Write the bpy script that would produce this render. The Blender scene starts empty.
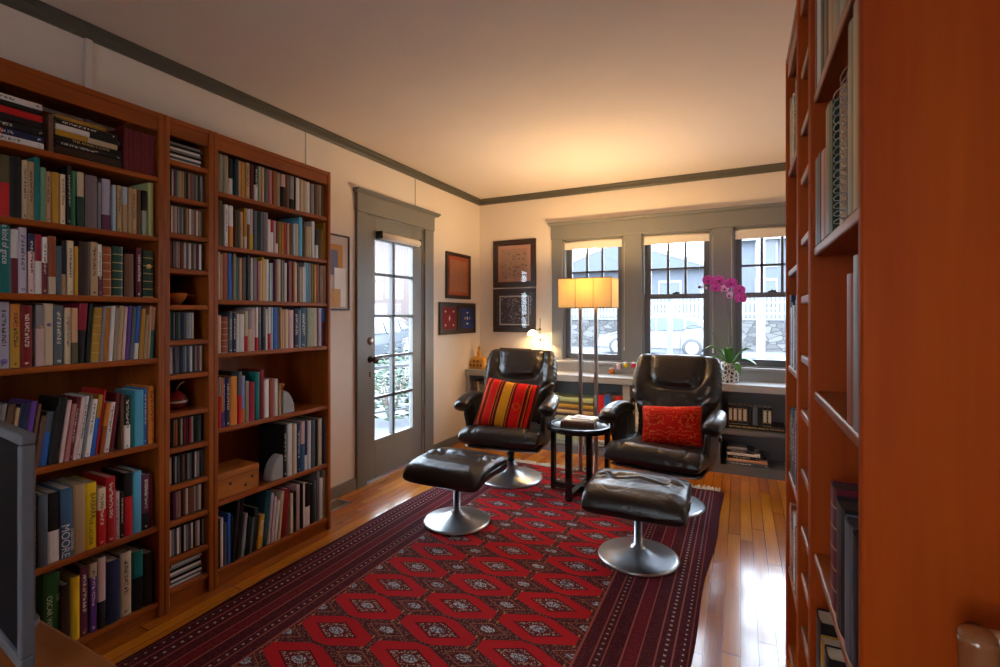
import bpy, math, random
from math import sin, cos, pi, radians as R, sqrt, exp
from mathutils import Vector, Matrix
rng = random.Random(7)
D = bpy.data
COL = bpy.context.scene.collection

LAMP_GLOW = .22
LAMP_W, DESK_W = 10.0, 1.2
SKY = 6.5
EXPOSURE = 1.45

# ------------------------------------------------------------------ helpers
def tag(o, label=None, cat=None, group=None, kind=None):
    if label: o['label'] = label
    if cat: o['category'] = cat
    if group: o['group'] = group
    if kind: o['kind'] = kind
    return o

def empty(name, loc=(0, 0, 0), rz=0.0):
    o = D.objects.new(name, None)
    o.empty_display_size = 0.05
    o.location = loc
    o.rotation_euler = (0, 0, rz)
    COL.objects.link(o)
    return o

class MB:
    """collects shapes; build() links them as ONE mesh object"""
    def __init__(s):
        s.v = []; s.f = []; s.m = []; s.sm = []
    def add(s, vs, fs, mi=0, smooth=False):
        b = len(s.v)
        s.v += [tuple(v) for v in vs]
        for f in fs:
            s.f.append(tuple(b + i for i in f)); s.m.append(mi); s.sm.append(smooth)
        return s
    def box(s, x0, x1, y0, y1, z0, z1, mi=0, M=None):
        vs = [Vector(p) for p in ((x0, y0, z0), (x1, y0, z0), (x1, y1, z0), (x0, y1, z0), (x0, y0, z1), (x1, y0, z1), (x1, y1, z1), (x0, y1, z1))]
        if M: vs = [M @ v for v in vs]
        return s.add(vs, [(0, 3, 2, 1), (4, 5, 6, 7), (0, 1, 5, 4), (1, 2, 6, 5), (2, 3, 7, 6), (3, 0, 4, 7)], mi)
    def bar(s, a, b, w, h, mi=0, up=(0, 0, 1)):
        a = Vector(a); b = Vector(b); d = b - a; L = d.length; d.normalize()
        u = Vector(up)
        if abs(d.dot(u)) > .95: u = Vector((1, 0, 0))
        x = d.cross(u).normalized(); z = x.cross(d)
        M = Matrix((x, d, z)).transposed().to_4x4(); M.translation = a
        return s.box(-w / 2, w / 2, 0, L, -h / 2, h / 2, mi, M)
    def lathe(s, prof, n=32, mi=0, smooth=True, M=None, cap=True):
        vs = []; fs = []
        for (r, z) in prof:
            for i in range(n):
                a = 2 * pi * i / n
                v = Vector((r * cos(a), r * sin(a), z)); vs.append(M @ v if M else v)
        k = len(prof)
        for j in range(k - 1):
            for i in range(n):
                i2 = (i + 1) % n
                fs.append((j * n + i, j * n + i2, (j + 1) * n + i2, (j + 1) * n + i))
        if cap:
            fs.append(tuple(range(n - 1, -1, -1))); fs.append(tuple((k - 1) * n + i for i in range(n)))
        return s.add(vs, fs, mi, smooth)
    def tube(s, pts, r, n=8, mi=0, smooth=True, flat=1.0):
        pts = [Vector(p) for p in pts]
        rs = r if isinstance(r, (list, tuple)) else [r] * len(pts)
        rings = []; prev = None
        for i, p in enumerate(pts):
            t = (pts[min(i + 1, len(pts) - 1)] - pts[max(i - 1, 0)]).normalized()
            if prev is None:
                u = Vector((0, 0, 1)) if abs(t.z) < .9 else Vector((1, 0, 0))
                x = t.cross(u).normalized()
            else:
                x = (prev - t * prev.dot(t)).normalized()
            prev = x; y = t.cross(x)
            rings.append([p + x * (rs[i] * cos(2 * pi * k / n)) + y * (rs[i] * flat * sin(2 * pi * k / n)) for k in range(n)])
        return s.loft(rings, mi, smooth)
    def loft(s, rings, mi=0, smooth=True, cap=True):
        n = len(rings[0]); vs = [v for r in rings for v in r]; fs = []
        for j in range(len(rings) - 1):
            for i in range(n):
                i2 = (i + 1) % n
                fs.append((j * n + i, j * n + i2, (j + 1) * n + i2, (j + 1) * n + i))
        if cap:
            fs.append(tuple(range(n - 1, -1, -1))); k = len(rings) - 1
            fs.append(tuple(k * n + i for i in range(n)))
        return s.add(vs, fs, mi, smooth)
    def prism(s, poly, axis, a, b, mi=0, smooth=False):
        """extrude a 2-D polygon along an axis"""
        def P(p, t):
            return (t, p[0], p[1]) if axis == 'x' else ((p[0], t, p[1]) if axis == 'y' else (p[0], p[1], t))
        n = len(poly)
        vs = [P(p, a) for p in poly] + [P(p, b) for p in poly]
        fs = [tuple(range(n - 1, -1, -1)), tuple(range(n, 2 * n))] + [(i, (i + 1) % n, n + (i + 1) % n, n + i) for i in range(n)]
        return s.add(vs, fs, mi, smooth)
    def build(s, name, mats, parent=None, loc=None, bevel=0, seg=2, subsurf=0, fixn=True):
        me = D.meshes.new(name)
        me.from_pydata(s.v, [], s.f)
        if not isinstance(mats, (list, tuple)): mats = [mats]
        for m in mats: me.materials.append(m)
        me.polygons.foreach_set('material_index', s.m)
        me.polygons.foreach_set('use_smooth', s.sm)
        if fixn:
            import bmesh
            bm = bmesh.new(); bm.from_mesh(me); bmesh.ops.recalc_face_normals(bm, faces=bm.faces); bm.to_mesh(me); bm.free()
        me.update()
        o = D.objects.new(name, me)
        COL.objects.link(o)
        if parent: o.parent = parent
        if loc: o.location = loc
        if bevel:
            b = o.modifiers.new('b', 'BEVEL'); b.width = bevel; b.segments = seg; b.limit_method = 'ANGLE'; b.angle_limit = R(40)
            b.harden_normals = False
        if subsurf:
            b = o.modifiers.new('s', 'SUBSURF'); b.levels = subsurf; b.render_levels = subsurf
        return o

def interp(tab, t):
    for i in range(len(tab) - 1):
        a, b = tab[i], tab[i + 1]
        if t <= b[0]:
            k = (t - a[0]) / max(1e-9, b[0] - a[0]); k = max(0, min(1, k))
            return a[1] + (b[1] - a[1]) * k
    return tab[-1][1]

def sp(v, e):
    return math.copysign(abs(v) ** e, v)

# ------------------------------------------------------------------ materials
def nt(name):
    m = D.materials.new(name); m.use_nodes = True
    t = m.node_tree; b = t.nodes['Principled BSDF']
    return m, t, b
def N(t, typ, **kw):
    n = t.nodes.new(typ)
    for k, v in kw.items():
        if k.startswith('i_'):
            n.inputs[k[2:].replace('_', ' ')].default_value = v
        else: setattr(n, k, v)
    return n
def math_(t, op, a, b=None, c=None):
    n = t.nodes.new('ShaderNodeMath'); n.operation = op
    for i, v in enumerate((a, b, c)):
        if v is None: continue
        if isinstance(v, (int, float)): n.inputs[i].default_value = v
        else: t.links.new(v, n.inputs[i])
    return n.outputs[0]
def mixc(t, fac, a, b):
    n = t.nodes.new('ShaderNodeMix'); n.data_type = 'RGBA'
    for sock, v in ((n.inputs['Factor'], fac), (n.inputs['A'], a), (n.inputs['B'], b)):
        if isinstance(v, (int, float)): sock.default_value = v
        elif isinstance(v, (tuple, list)): sock.default_value = (*v[:3], 1)
        else: t.links.new(v, sock)
    return n.outputs['Result']
def ramp(t, fac, stops, const=False):
    n = t.nodes.new('ShaderNodeValToRGB')
    if const: n.color_ramp.interpolation = 'CONSTANT'
    e = n.color_ramp.elements
    while len(e) < len(stops): e.new(.5)
    for el, (p, c) in zip(e, stops):
        el.position = p; el.color = (*c, 1)
    t.links.new(fac, n.inputs[0])
    return n.outputs[0]
def bump(t, b, h, strength=.2, dist=.01):
    n = N(t, 'ShaderNodeBump', i_Strength=strength, i_Distance=dist)
    t.links.new(h, n.inputs['Height']); t.links.new(n.outputs[0], b.inputs['Normal'])

def plain(name, c, rough=.5, metal=0, var=.06, scale=8, bmp=0, spec=None, coat=0):
    """a painted / solid surface with a slight tonal variation of its own"""
    m, t, b = nt(name)
    tc = N(t, 'ShaderNodeTexCoord')
    nz = N(t, 'ShaderNodeTexNoise', i_Scale=scale, i_Detail=4.0)
    t.links.new(tc.outputs['Object'], nz.inputs['Vector'])
    c0 = tuple(max(0, x * (1 - var)) for x in c); c1 = tuple(min(1, x * (1 + var)) for x in c)
    t.links.new(mixc(t, nz.outputs[0], c0, c1), b.inputs['Base Color'])
    b.inputs['Roughness'].default_value = rough; b.inputs['Metallic'].default_value = metal
    if spec is not None: b.inputs['Specular IOR Level'].default_value = spec
    if coat: b.inputs['Coat Weight'].default_value = coat; b.inputs['Coat Roughness'].default_value = .1
    if bmp:
        n2 = N(t, 'ShaderNodeTexNoise', i_Scale=scale * 12, i_Detail=3.0)
        t.links.new(tc.outputs['Object'], n2.inputs['Vector'])
        bump(t, b, n2.outputs[0], bmp, .004)
    return m

def wood(name, c0, c1, axis=2, rough=.4, scale=1.0, world=False, coat=.05):
    m, t, b = nt(name)
    tc = N(t, 'ShaderNodeTexCoord')
    src = tc.outputs['Object']
    if world:
        g = N(t, 'ShaderNodeNewGeometry'); src = g.outputs['Position']
    mp = N(t, 'ShaderNodeMapping')
    sc = [14 * scale] * 3; sc[axis] = .9 * scale
    mp.inputs['Scale'].default_value = sc
    t.links.new(src, mp.inputs['Vector'])
    n1 = N(t, 'ShaderNodeTexNoise', i_Scale=1.0, i_Detail=6.0, i_Distortion=.7)
    t.links.new(mp.outputs[0], n1.inputs['Vector'])
    n2 = N(t, 'ShaderNodeTexNoise', i_Scale=7.0, i_Detail=3.0)
    t.links.new(mp.outputs[0], n2.inputs['Vector'])
    f = math_(t, 'ADD', math_(t, 'MULTIPLY', n1.outputs[0], .75), math_(t, 'MULTIPLY', n2.outputs[0], .25))
    t.links.new(ramp(t, f, [(.3, c0), (.7, c1)]), b.inputs['Base Color'])
    b.inputs['Roughness'].default_value = rough
    b.inputs['Coat Weight'].default_value = coat; b.inputs['Coat Roughness'].default_value = .25
    b.inputs['Specular IOR Level'].default_value = .3
    bump(t, b, f, .06, .003)
    return m

M = {}
TEAK0, TEAK1 = (.21, .042, .005), (.40, .100, .011)
M['teak_v'] = wood('teak_upright', TEAK0, TEAK1, 2)
M['teak_h'] = wood('teak_shelf_grain', TEAK0, TEAK1, 1)
M['panel'] = wood('cherry_panel', (.29, .024, .001), (.50, .088, .002), 2, .6, .55, coat=0)
M['panel'].node_tree.nodes['Principled BSDF'].inputs['Specular IOR Level'].default_value = .2
M['pine'] = wood('pine_box', (.34, .095, .014), (.50, .17, .03), 1, .4, 1.0)
M['deskwood'] = wood('desk_wood', (.20, .055, .011), (.30, .095, .02), 0, .4)
M['chairwood'] = wood('varnished_wood', (.22, .07, .02), (.34, .12, .04), 2, .15, coat=.6)
M['wall'] = plain('wall_paint', (.74, .66, .58), .85, 0, .02, 3)
M['ceil'] = plain('ceiling_paint', (.74, .66, .60), .9, 0, .03, 4, .15)
M['trim'] = plain('grey_trim_paint', (.185, .183, .176), .42, 0, .05, 6)
M['crown'] = plain('dark_crown_paint', (.090, .085, .068), .45, 0, .05, 6)
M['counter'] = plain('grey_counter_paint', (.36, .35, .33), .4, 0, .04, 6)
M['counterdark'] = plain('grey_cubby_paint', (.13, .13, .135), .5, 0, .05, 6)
M['sash'] = plain('sash_paint', (.10, .105, .115), .4, 0, .05, 6)
M['white'] = plain('white_paint', (.8, .79, .76), .5)
M['shade_fabric'] = plain('roller_shade_fabric', (.75, .68, .6), .8, 0, .04, 30)
M['black'] = plain('black_lacquer', (.012, .012, .014), .22, 0, .1)
M['blackmat'] = plain('black_plastic', (.02, .02, .022), .45)
M['shell'] = plain('black_gloss_shell', (.012, .011, .011), .15)
M['steel'] = plain('brushed_steel', (.56, .585, .61), .33, 1.0, .08, 5)
M['nickel'] = plain('satin_nickel', (.52, .49, .45), .28, 1.0, .05, 5)
M['brass'] = plain('aged_brass', (.6, .42, .2), .3, 1.0, .1)
M['knobwood'] = plain('dark_knob', (.06, .03, .025), .25)
M['paper'] = plain('page_edges', (.55, .47, .36), .85, 0, .1, 60)
M['paperw'] = plain('white_paper', (.82, .82, .82), .6, 0, .03)
M['bezel'] = plain('grey_bezel', (.12, .13, .15), .45)
M['screen'] = plain('dark_screen', (.008, .009, .011), .6, spec=.1)
M['cord_white'] = plain('white_cord', (.75, .72, .68), .5)
M['frame_dark'] = plain('dark_frame_wood', (.035, .016, .010), .4, 0, .2, 20)
M['stone'] = plain('grey_stone', (.34, .34, .34), .8, 0, .25, 30, .5)
M['pomegranate'] = plain('crimson_gourd', (.30, .012, .02), .35, 0, .2, 10)
M['green_leaf'] = plain('orchid_leaf', (.09, .27, .05), .35, 0, .25, 14)
M['stem'] = plain('orchid_stem', (.10, .10, .05), .6)
M['fringe'] = plain('rug_fringe', (.70, .62, .52), .9, 0, .2, 60)

def leather(name, c, rough=.36):
    m, t, b = nt(name)
    tc = N(t, 'ShaderNodeTexCoord')
    n1 = N(t, 'ShaderNodeTexNoise', i_Scale=9.0, i_Detail=5.0, i_Distortion=1.2)
    n2 = N(t, 'ShaderNodeTexNoise', i_Scale=120.0, i_Detail=2.0)
    for n in (n1, n2): t.links.new(tc.outputs['Object'], n.inputs['Vector'])
    t.links.new(mixc(t, n1.outputs[0], tuple(x * .75 for x in c), tuple(x * 1.3 for x in c)), b.inputs['Base Color'])
    b.inputs['Roughness'].default_value = rough
    h = math_(t, 'ADD', math_(t, 'MULTIPLY', n1.outputs[0], 1.0), math_(t, 'MULTIPLY', n2.outputs[0], .12))
    bump(t, b, h, .35, .02)
    return m
M['leather'] = leather('black_brown_leather', (.017, .012, .0105), .31)

def glassmat(name, tint=(.95, .98, 1), refl=.025):
    m, t, b = nt(name); t.nodes.remove(b)
    tr = N(t, 'ShaderNodeBsdfTransparent'); tr.inputs[0].default_value = (*tint, 1)
    gl = N(t, 'ShaderNodeBsdfGlossy'); gl.inputs['Roughness'].default_value = .02
    lw = N(t, 'ShaderNodeLayerWeight'); lw.inputs[0].default_value = .5
    fr = math_(t, 'ADD', math_(t, 'MULTIPLY', math_(t, 'POWER', lw.outputs['Facing'], 5.0), .9), refl)
    mx = N(t, 'ShaderNodeMixShader')
    t.links.new(fr, mx.inputs[0]); t.links.new(tr.outputs[0], mx.inputs[1]); t.links.new(gl.outputs[0], mx.inputs[2])
    t.links.new(mx.outputs[0], t.nodes['Material Output'].inputs[0])
    return m
M['glass'] = glassmat('window_glass')

def emit(name, c, s, base=None):
    m, t, b = nt(name)
    b.inputs['Base Color'].default_value = (*(base or c), 1)
    b.inputs['Emission Color'].default_value = (*c, 1); b.inputs['Emission Strength'].default_value = s
    b.inputs['Roughness'].default_value = .7
    return m

def floor_mat():
    m, t, b = nt('oak_floor_boards')
    g = N(t, 'ShaderNodeNewGeometry')
    sx = N(t, 'ShaderNodeSeparateXYZ'); t.links.new(g.outputs['Position'], sx.inputs[0])
    W = .062
    u = math_(t, 'DIVIDE', sx.outputs[0], W)
    idx = math_(t, 'FLOOR', u); fu = math_(t, 'FRACT', u)
    wn = N(t, 'ShaderNodeTexWhiteNoise', noise_dimensions='1D'); t.links.new(idx, wn.inputs['W'])
    v = math_(t, 'ADD', math_(t, 'DIVIDE', sx.outputs[1], 1.1), math_(t, 'MULTIPLY', wn.outputs[0], 7.3))
    vi = math_(t, 'FLOOR', v); fv = math_(t, 'FRACT', v)
    wn2 = N(t, 'ShaderNodeTexWhiteNoise', noise_dimensions='2D')
    cx = N(t, 'ShaderNodeCombineXYZ'); t.links.new(idx, cx.inputs[0]); t.links.new(vi, cx.inputs[1]); t.links.new(cx.outputs[0], wn2.inputs['Vector'])
    mp = N(t, 'ShaderNodeMapping'); mp.inputs['Scale'].default_value = (45, 2.2, 1)
    off = N(t, 'ShaderNodeVectorMath', operation='ADD'); t.links.new(g.outputs['Position'], off.inputs[0]); t.links.new(wn2.outputs['Color'], off.inputs[1])
    t.links.new(off.outputs[0], mp.inputs['Vector'])
    n1 = N(t, 'ShaderNodeTexNoise', i_Scale=1.0, i_Detail=5.0, i_Distortion=1.5); t.links.new(mp.outputs[0], n1.inputs['Vector'])
    f = math_(t, 'ADD', math_(t, 'MULTIPLY', wn2.outputs['Value'], .55), math_(t, 'MULTIPLY', n1.outputs[0], .45))
    col = ramp(t, f, [(.15, (.34, .085, .006)), (.5, (.54, .17, .012)), (.85, (.70, .28, .025))])
    gap = math_(t, 'MAXIMUM', math_(t, 'LESS_THAN', fu, .035), math_(t, 'LESS_THAN', fv, .003))
    t.links.new(mixc(t, gap, col, (.05, .015, .004)), b.inputs['Base Color'])
    b.inputs['Roughness'].default_value = .19
    b.inputs['Coat Weight'].default_value = .55; b.inputs['Coat Roughness'].default_value = .10
    n3 = N(t, 'ShaderNodeTexNoise', i_Scale=5.0, i_Detail=2.0); t.links.new(g.outputs['Position'], n3.inputs['Vector'])
    h = math_(t, 'ADD', math_(t, 'ADD', math_(t, 'MULTIPLY', gap, -1.0), math_(t, 'MULTIPLY', n1.outputs[0], .12)), math_(t, 'MULTIPLY', n3.outputs[0], .8))
    bump(t, b, h, .12, .004)
    return m
M['floor'] = floor_mat()

def rug_mat():
    """Bokhara rug: hexagonal red guls in columns, small dark guls between, striped side borders"""
    m, t, b = nt('knotted_rug')
    tc = N(t, 'ShaderNodeTexCoord')
    sx = N(t, 'ShaderNodeSeparateXYZ'); t.links.new(tc.outputs['Object'], sx.inputs[0])
    x, y = sx.outputs[0], sx.outputs[1]
    A = lambda p, q: math_(t, 'ADD', p, q)
    S = lambda p, q: math_(t, 'SUBTRACT', p, q)
    X = lambda p, q: math_(t, 'MULTIPLY', p, q)
    AB = lambda p: math_(t, 'ABSOLUTE', p)
    LT = lambda p, q: math_(t, 'LESS_THAN', p, q)
    GT = lambda p, q: math_(t, 'GREATER_THAN', p, q)
    PX, PY = .355, .18
    def cell(xx, yy):
        fx = X(S(math_(t, 'FRACT', A(math_(t, 'DIVIDE', xx, PX), .5)), .5), PX)
        fy = X(S(math_(t, 'FRACT', A(math_(t, 'DIVIDE', yy, PY), .5)), .5), PY)
        return AB(fx), AB(fy)
    ax, ay = cell(x, y)
    bx, by = cell(A(x, PX / 2), A(y, PY / 2))
    nz = N(t, 'ShaderNodeTexNoise', i_Scale=170.0, i_Detail=2.0); t.links.new(tc.outputs['Object'], nz.inputs['Vector'])
    vor = N(t, 'ShaderNodeTexVoronoi', i_Scale=135.0); t.links.new(tc.outputs['Object'], vor.inputs['Vector'])
    big = N(t, 'ShaderNodeTexNoise', i_Scale=2.2, i_Detail=2.0); t.links.new(tc.outputs['Object'], big.inputs['Vector'])
    speck = LT(vor.outputs['Distance'], .30)
    red = mixc(t, big.outputs[0], (.42, .006, .014), (.55, .012, .016))
    dark = (.070, .012, .014)
    cream = (.42, .24, .17)
    ground = mixc(t, X(speck, .7), (.085, .014, .016), cream)
    # big gul: rhombus cut off left and right
    d1 = A(math_(t, 'DIVIDE', ax, .222), math_(t, 'DIVIDE', ay, .096))
    hexm = X(X(LT(d1, 1.0), LT(ax, .164)), LT(ay, .083))
    hexl = X(X(LT(d1, 1.03), LT(ax, .1665)), LT(ay, .085))
    d2 = A(math_(t, 'DIVIDE', ax, .094), math_(t, 'DIVIDE', ay, .046))
    col = mixc(t, hexl, ground, (.13, .02, .018))
    col = mixc(t, hexm, col, red)
    halo = A(math_(t, 'DIVIDE', ax, .110), math_(t, 'DIVIDE', ay, .054))
    col = mixc(t, LT(halo, 1.0), col, (.15, .005, .010))
    inn = mixc(t, X(LT(vor.outputs['Distance'], .42), .85), (.09, .02, .02), (.55, .36, .28))
    col = mixc(t, LT(d2, 1.0), col, inn)
    d2b = A(math_(t, 'DIVIDE', ax, .060), math_(t, 'DIVIDE', ay, .030))
    col = mixc(t, LT(d2b, 1.0), col, (.13, .012, .014))
    e1 = A(math_(t, 'POWER', math_(t, 'DIVIDE', ax, .034), 2.0), math_(t, 'POWER', math_(t, 'DIVIDE', ay, .0185), 2.0))
    bl = mixc(t, LT(vor.outputs['Distance'], .50), (.12, .09, .11), (.46, .49, .52))
    col = mixc(t, LT(e1, 1.0), col, bl)
    # small gul between
    s1 = A(math_(t, 'DIVIDE', bx, .085), math_(t, 'DIVIDE', by, .042))
    s1r = X(LT(s1, 1.0), GT(s1, .9))
    col = mixc(t, X(s1r, S(1.0, hexm)), col, (.30, .10, .05))
    e2 = A(math_(t, 'POWER', math_(t, 'DIVIDE', bx, .032), 2.0), math_(t, 'POWER', math_(t, 'DIVIDE', by, .0175), 2.0))
    col = mixc(t, LT(e2, 1.0), col, bl)
    # gold stepped line linking the small guls
    ln = X(LT(AB(S(bx, .017)), .0035), GT(by, .048))
    col = mixc(t, X(ln, S(1.0, hexm)), col, (.42, .18, .06))
    # side borders
    axx = AB(x)
    brd = GT(axx, .532)
    w = X(S(axx, .532), 1 / .40)
    stripes = ramp(t, w, [(0, (.34, .08, .06)), (.02, (.075, .008, .016)), (.14, (.32, .08, .06)), (.155, (.065, .008, .014)), (.235, (.32, .08, .06)), (.25, (.065, .006, .013)),
                          (.38, (.34, .09, .07)), (.395, (.13, .008, .016)), (.52, (.34, .09, .07)), (.535, (.075, .008, .015)), (.66, (.34, .10, .08)), (.675, (.07, .008, .016)),
                          (.80, (.36, .11, .09)), (.815, (.07, .008, .017)), (.93, (.30, .07, .06)), (.945, (.065, .006, .015))], True)
    cyc = math_(t, 'FRACT', X(y, 1 / .032))
    def dots(c, r, col_, dens=.3):
        return X(LT(AB(S(w, c)), r), LT(cyc, dens))
    stripes = mixc(t, X(speck, .30), stripes, (.30, .10, .09))
    stripes = mixc(t, X(dots(.195, .012, None, .25), .75), stripes, (.55, .42, .36))
    stripes = mixc(t, X(dots(.74, .013, None), .8), stripes, (.60, .48, .42))
    stripes = mixc(t, dots(.89, .008, None, .25), stripes, (.60, .5, .45))
    stripes = mixc(t, dots(.46, .03, None, .5), stripes, (.17, .012, .02))
    col = mixc(t, brd, col, stripes)
    t.links.new(col, b.inputs['Base Color'])
    b.inputs['Roughness'].default_value = .9
    b.inputs['Specular IOR Level'].default_value = .15
    b.inputs['Sheen Weight'].default_value = .0
    bump(t, b, nz.outputs[0], .4, .003)
    return m
M['rug'] = rug_mat()

def cover_mat(name, title=False, bands=False, rough=.42):
    m, t, b = nt(name)
    ca = N(t, 'ShaderNodeVertexColor', layer_name='Col')
    col = ca.outputs['Color']
    uv = N(t, 'ShaderNodeUVMap', uv_map='UVMap')
    sx = N(t, 'ShaderNodeSeparateXYZ'); t.links.new(uv.outputs[0], sx.inputs[0])
    oi = N(t, 'ShaderNodeObjectInfo')
    if title:
        bw = N(t, 'ShaderNodeRGBToBW'); t.links.new(col, bw.inputs[0])
        light = math_(t, 'GREATER_THAN', bw.outputs[0], .2)
        tcol = mixc(t, light, (.72, .66, .55), (.05, .03, .03))
        cx = N(t, 'ShaderNodeCombineXYZ')
        t.links.new(math_(t, 'MULTIPLY', sx.outputs[0], 2.2), cx.inputs[0])
        t.links.new(math_(t, 'ADD', math_(t, 'MULTIPLY', sx.outputs[1], 24.0), math_(t, 'MULTIPLY', oi.outputs['Random'], 90.0)), cx.inputs[1])
        nz = N(t, 'ShaderNodeTexNoise', i_Scale=1.6, i_Detail=1.0); t.links.new(cx.outputs[0], nz.inputs['Vector'])
        inu = math_(t, 'LESS_THAN', math_(t, 'ABSOLUTE', math_(t, 'SUBTRACT', sx.outputs[0], .5)), .2)
        mid = math_(t, 'ADD', .55, math_(t, 'MULTIPLY', oi.outputs['Random'], .12))
        inv = math_(t, 'LESS_THAN', math_(t, 'ABSOLUTE', math_(t, 'SUBTRACT', sx.outputs[1], mid)), .27)
        low = math_(t, 'LESS_THAN', math_(t, 'ABSOLUTE', math_(t, 'SUBTRACT', sx.outputs[1], .06)), .02)
        f = math_(t, 'MULTIPLY', math_(t, 'MULTIPLY', inu, math_(t, 'MAXIMUM', inv, low)), math_(t, 'GREATER_THAN', nz.outputs[0], .5))
        col = mixc(t, math_(t, 'MULTIPLY', f, .85), col, tcol)
    if bands:
        fv = math_(t, 'FRACT', math_(t, 'MULTIPLY', sx.outputs[1], 6.0))
        on = math_(t, 'GREATER_THAN', sx.outputs[0], -1.0)
        f = math_(t, 'MULTIPLY', math_(t, 'LESS_THAN', fv, .10), on)
        col = mixc(t, f, col, (.55, .38, .16))
    t.links.new(col, b.inputs['Base Color'])
    b.inputs['Roughness'].default_value = rough; b.inputs['Specular IOR Level'].default_value = .28
    return m
M['cover'] = cover_mat('book_cover')
M['cover_t'] = cover_mat('book_cover_titled', True)
M['cover_b'] = cover_mat('book_cover_banded', False, True, .35)
M['bulb'] = emit('warm_bulb', (1, .72, .38), 6.0)
M['lampglass'] = emit('glowing_lamp_shade', (1, .80, .48), 2.2, (.8, .7, .5))

# ------------------------------------------------------------------ the room
WX, BY, CZ, RX, RY = -2.49, 4.54, 2.485, .74, -1.5
def structure(o, n=None):
    o['kind'] = 'structure'; return o
structure(MB().box(WX - .15, RX + .15, RY - .15, BY + .15, -.1, 0).build('floor', M['floor']))
structure(MB().box(WX - .15, RX + .15, RY - .15, BY + .15, CZ, CZ + .1).build('ceiling', M['ceil']))
DY0, DY1, DZ = 2.777, 3.516, 2.01
structure(MB().box(WX - .15, WX, RY, DY0, 0, CZ).box(WX - .15, WX, DY1, BY, 0, CZ).box(WX - .15, WX, DY0, DY1, DZ, CZ).build('wall_left', M['wall']))
WINS = [(-1.557, -.968), (-.801, -.219), (-.053, .53)]
WZ0, WZ1 = .82, 2.0
b = MB()
xs = [WX - .15] + [v for w in WINS for v in w] + [RX + .15]
for i in range(0, len(xs), 2): b.box(xs[i], xs[i + 1], BY, BY + .15, 0, CZ)
for a, c in WINS: b.box(a, c, BY, BY + .15, 0, WZ0).box(a, c, BY, BY + .15, WZ1, CZ)
structure(b.build('wall_back', M['wall']))
structure(MB().box(RX, RX + .15, RY, BY, 0, CZ).build('wall_right', M['wall']))
# wall behind the camera, with an unseen opening added to give fill light
OX0, OX1, OZ0, OZ = -.75, -.25, 1.1, 1.9
structure(MB().box(WX - .15, OX0, RY - .15, RY, 0, CZ).box(OX1, RX + .15, RY - .15, RY, 0, CZ).box(OX0, OX1, RY - .15, RY, OZ, CZ).box(OX0, OX1, RY - .15, RY, 0, OZ0).build('wall_front', M['wall']))

# crown moulding
cp = lambda s: [(0, CZ), (s * .034, CZ), (s * .034, CZ - .014), (s * .022, CZ - .024), (s * .022, CZ - .048), (s * .012, CZ - .06), (0, CZ - .06)]
structure(MB().prism([(WX + p[0], p[1]) for p in cp(1)], 'y', RY, BY).build('trim_1', M['crown']))
structure(MB().prism([(BY - p[0], p[1]) for p in cp(1)], 'x', WX, RX).build('trim_2', M['crown']))
# batten and seams of the wall boards
structure(MB().box(WX, WX + .02, 1.055, 1.085, 2.02, CZ - .06).build('trim_3', M['wall'], bevel=.006))
structure(MB().box(WX, WX + .006, 2.228, 2.236, 2.02, CZ - .06).build('trim_4', M['white']))
structure(MB().box(WX, WX + .004, 3.392, 3.396, 2.17, CZ - .06).build('trim_5', M['trim']))
# baseboards
def bb(name, *a):
    structure(MB().box(*a).build(name, M['trim'], bevel=.005))
bb('baseboard_left', WX, WX + .018, 2.12, 2.668, 0, .085)
bb('baseboard_left.001', WX, WX + .018, 3.65, BY, 0, .085)
bb('baseboard_back', WX, -1.9, BY - .018, BY, 0, .085)

# ------------------------------------------------------------------ door
door = empty('door_1', (WX, 2.777, 0)); structure(door)
def dpart(mb, name, m, **k):
    o = mb.build(name, m, door, **k); o.location = (-WX, -2.777, 0); return o
# casing and header with cap
dpart(MB().box(WX, WX + .022, 2.673, 2.777, 0, DZ).box(WX, WX + .022, 3.516, 3.645, 0, DZ)
      .box(WX, WX + .03, 2.668, 3.650, DZ, DZ + .135), 'casing', M['trim'], bevel=.003)
dpart(MB().prism([(WX, 2.145), (WX + .034, 2.145), (WX + .062, 2.163), (WX + .062, 2.172), (WX, 2.172)], 'y', 2.648, 3.702), 'header_cap', M['trim'])
# leaf: stiles, rails and glazing bars
GY0, GY1, GZ0, GZ1 = 2.893, 3.372, .305, 1.835
LX0, LX1 = WX - .05, WX - .006
dpart(MB().box(LX0, LX1, 2.779, GY0, .012, DZ - .004).box(LX0, LX1, GY1, 3.512, .012, DZ - .004)
      .box(LX0, LX1, GY0, GY1, .012, GZ0).box(LX0, LX1, GY0, GY1, GZ1, DZ - .004), 'door_leaf', M['trim'], bevel=.003)
b = MB()
for z in (1.573, 1.25, .933, .621): b.box(LX0 + .006, LX1 - .002, GY0, GY1, z - .011, z + .011)
b.box(LX0 + .006, LX1 - .002, 3.105, 3.135, GZ0, GZ1)
dpart(b, 'glazing_bars', M['sash'], bevel=.003)
dpart(MB().box(LX0 + .018, LX0 + .022, GY0, GY1, GZ0, GZ1), 'pane', M['glass'])
dpart(MB().box(WX - .05, WX, DY0, DY1, 0, .012), 'threshold', M['steel'])
Mx = Matrix.Translation((LX1, 2.838, .922)) @ Matrix.Rotation(R(90), 4, 'Y')
dpart(MB().lathe([(.026, 0), (.026, .004), (.012, .008), (.010, .03), (.022, .038), (.029, .052), (.024, .066), (.008, .071)], 20, M=Mx), 'door_knob', M['knobwood'])
Mx = Matrix.Translation((LX1, 2.838, 1.062)) @ Matrix.Rotation(R(90), 4, 'Y')
dpart(MB().lathe([(.029, 0), (.029, .008), (.022, .014), (.0215, .022), (.006, .023)], 20, M=Mx), 'deadbolt', M['nickel'])
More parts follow.
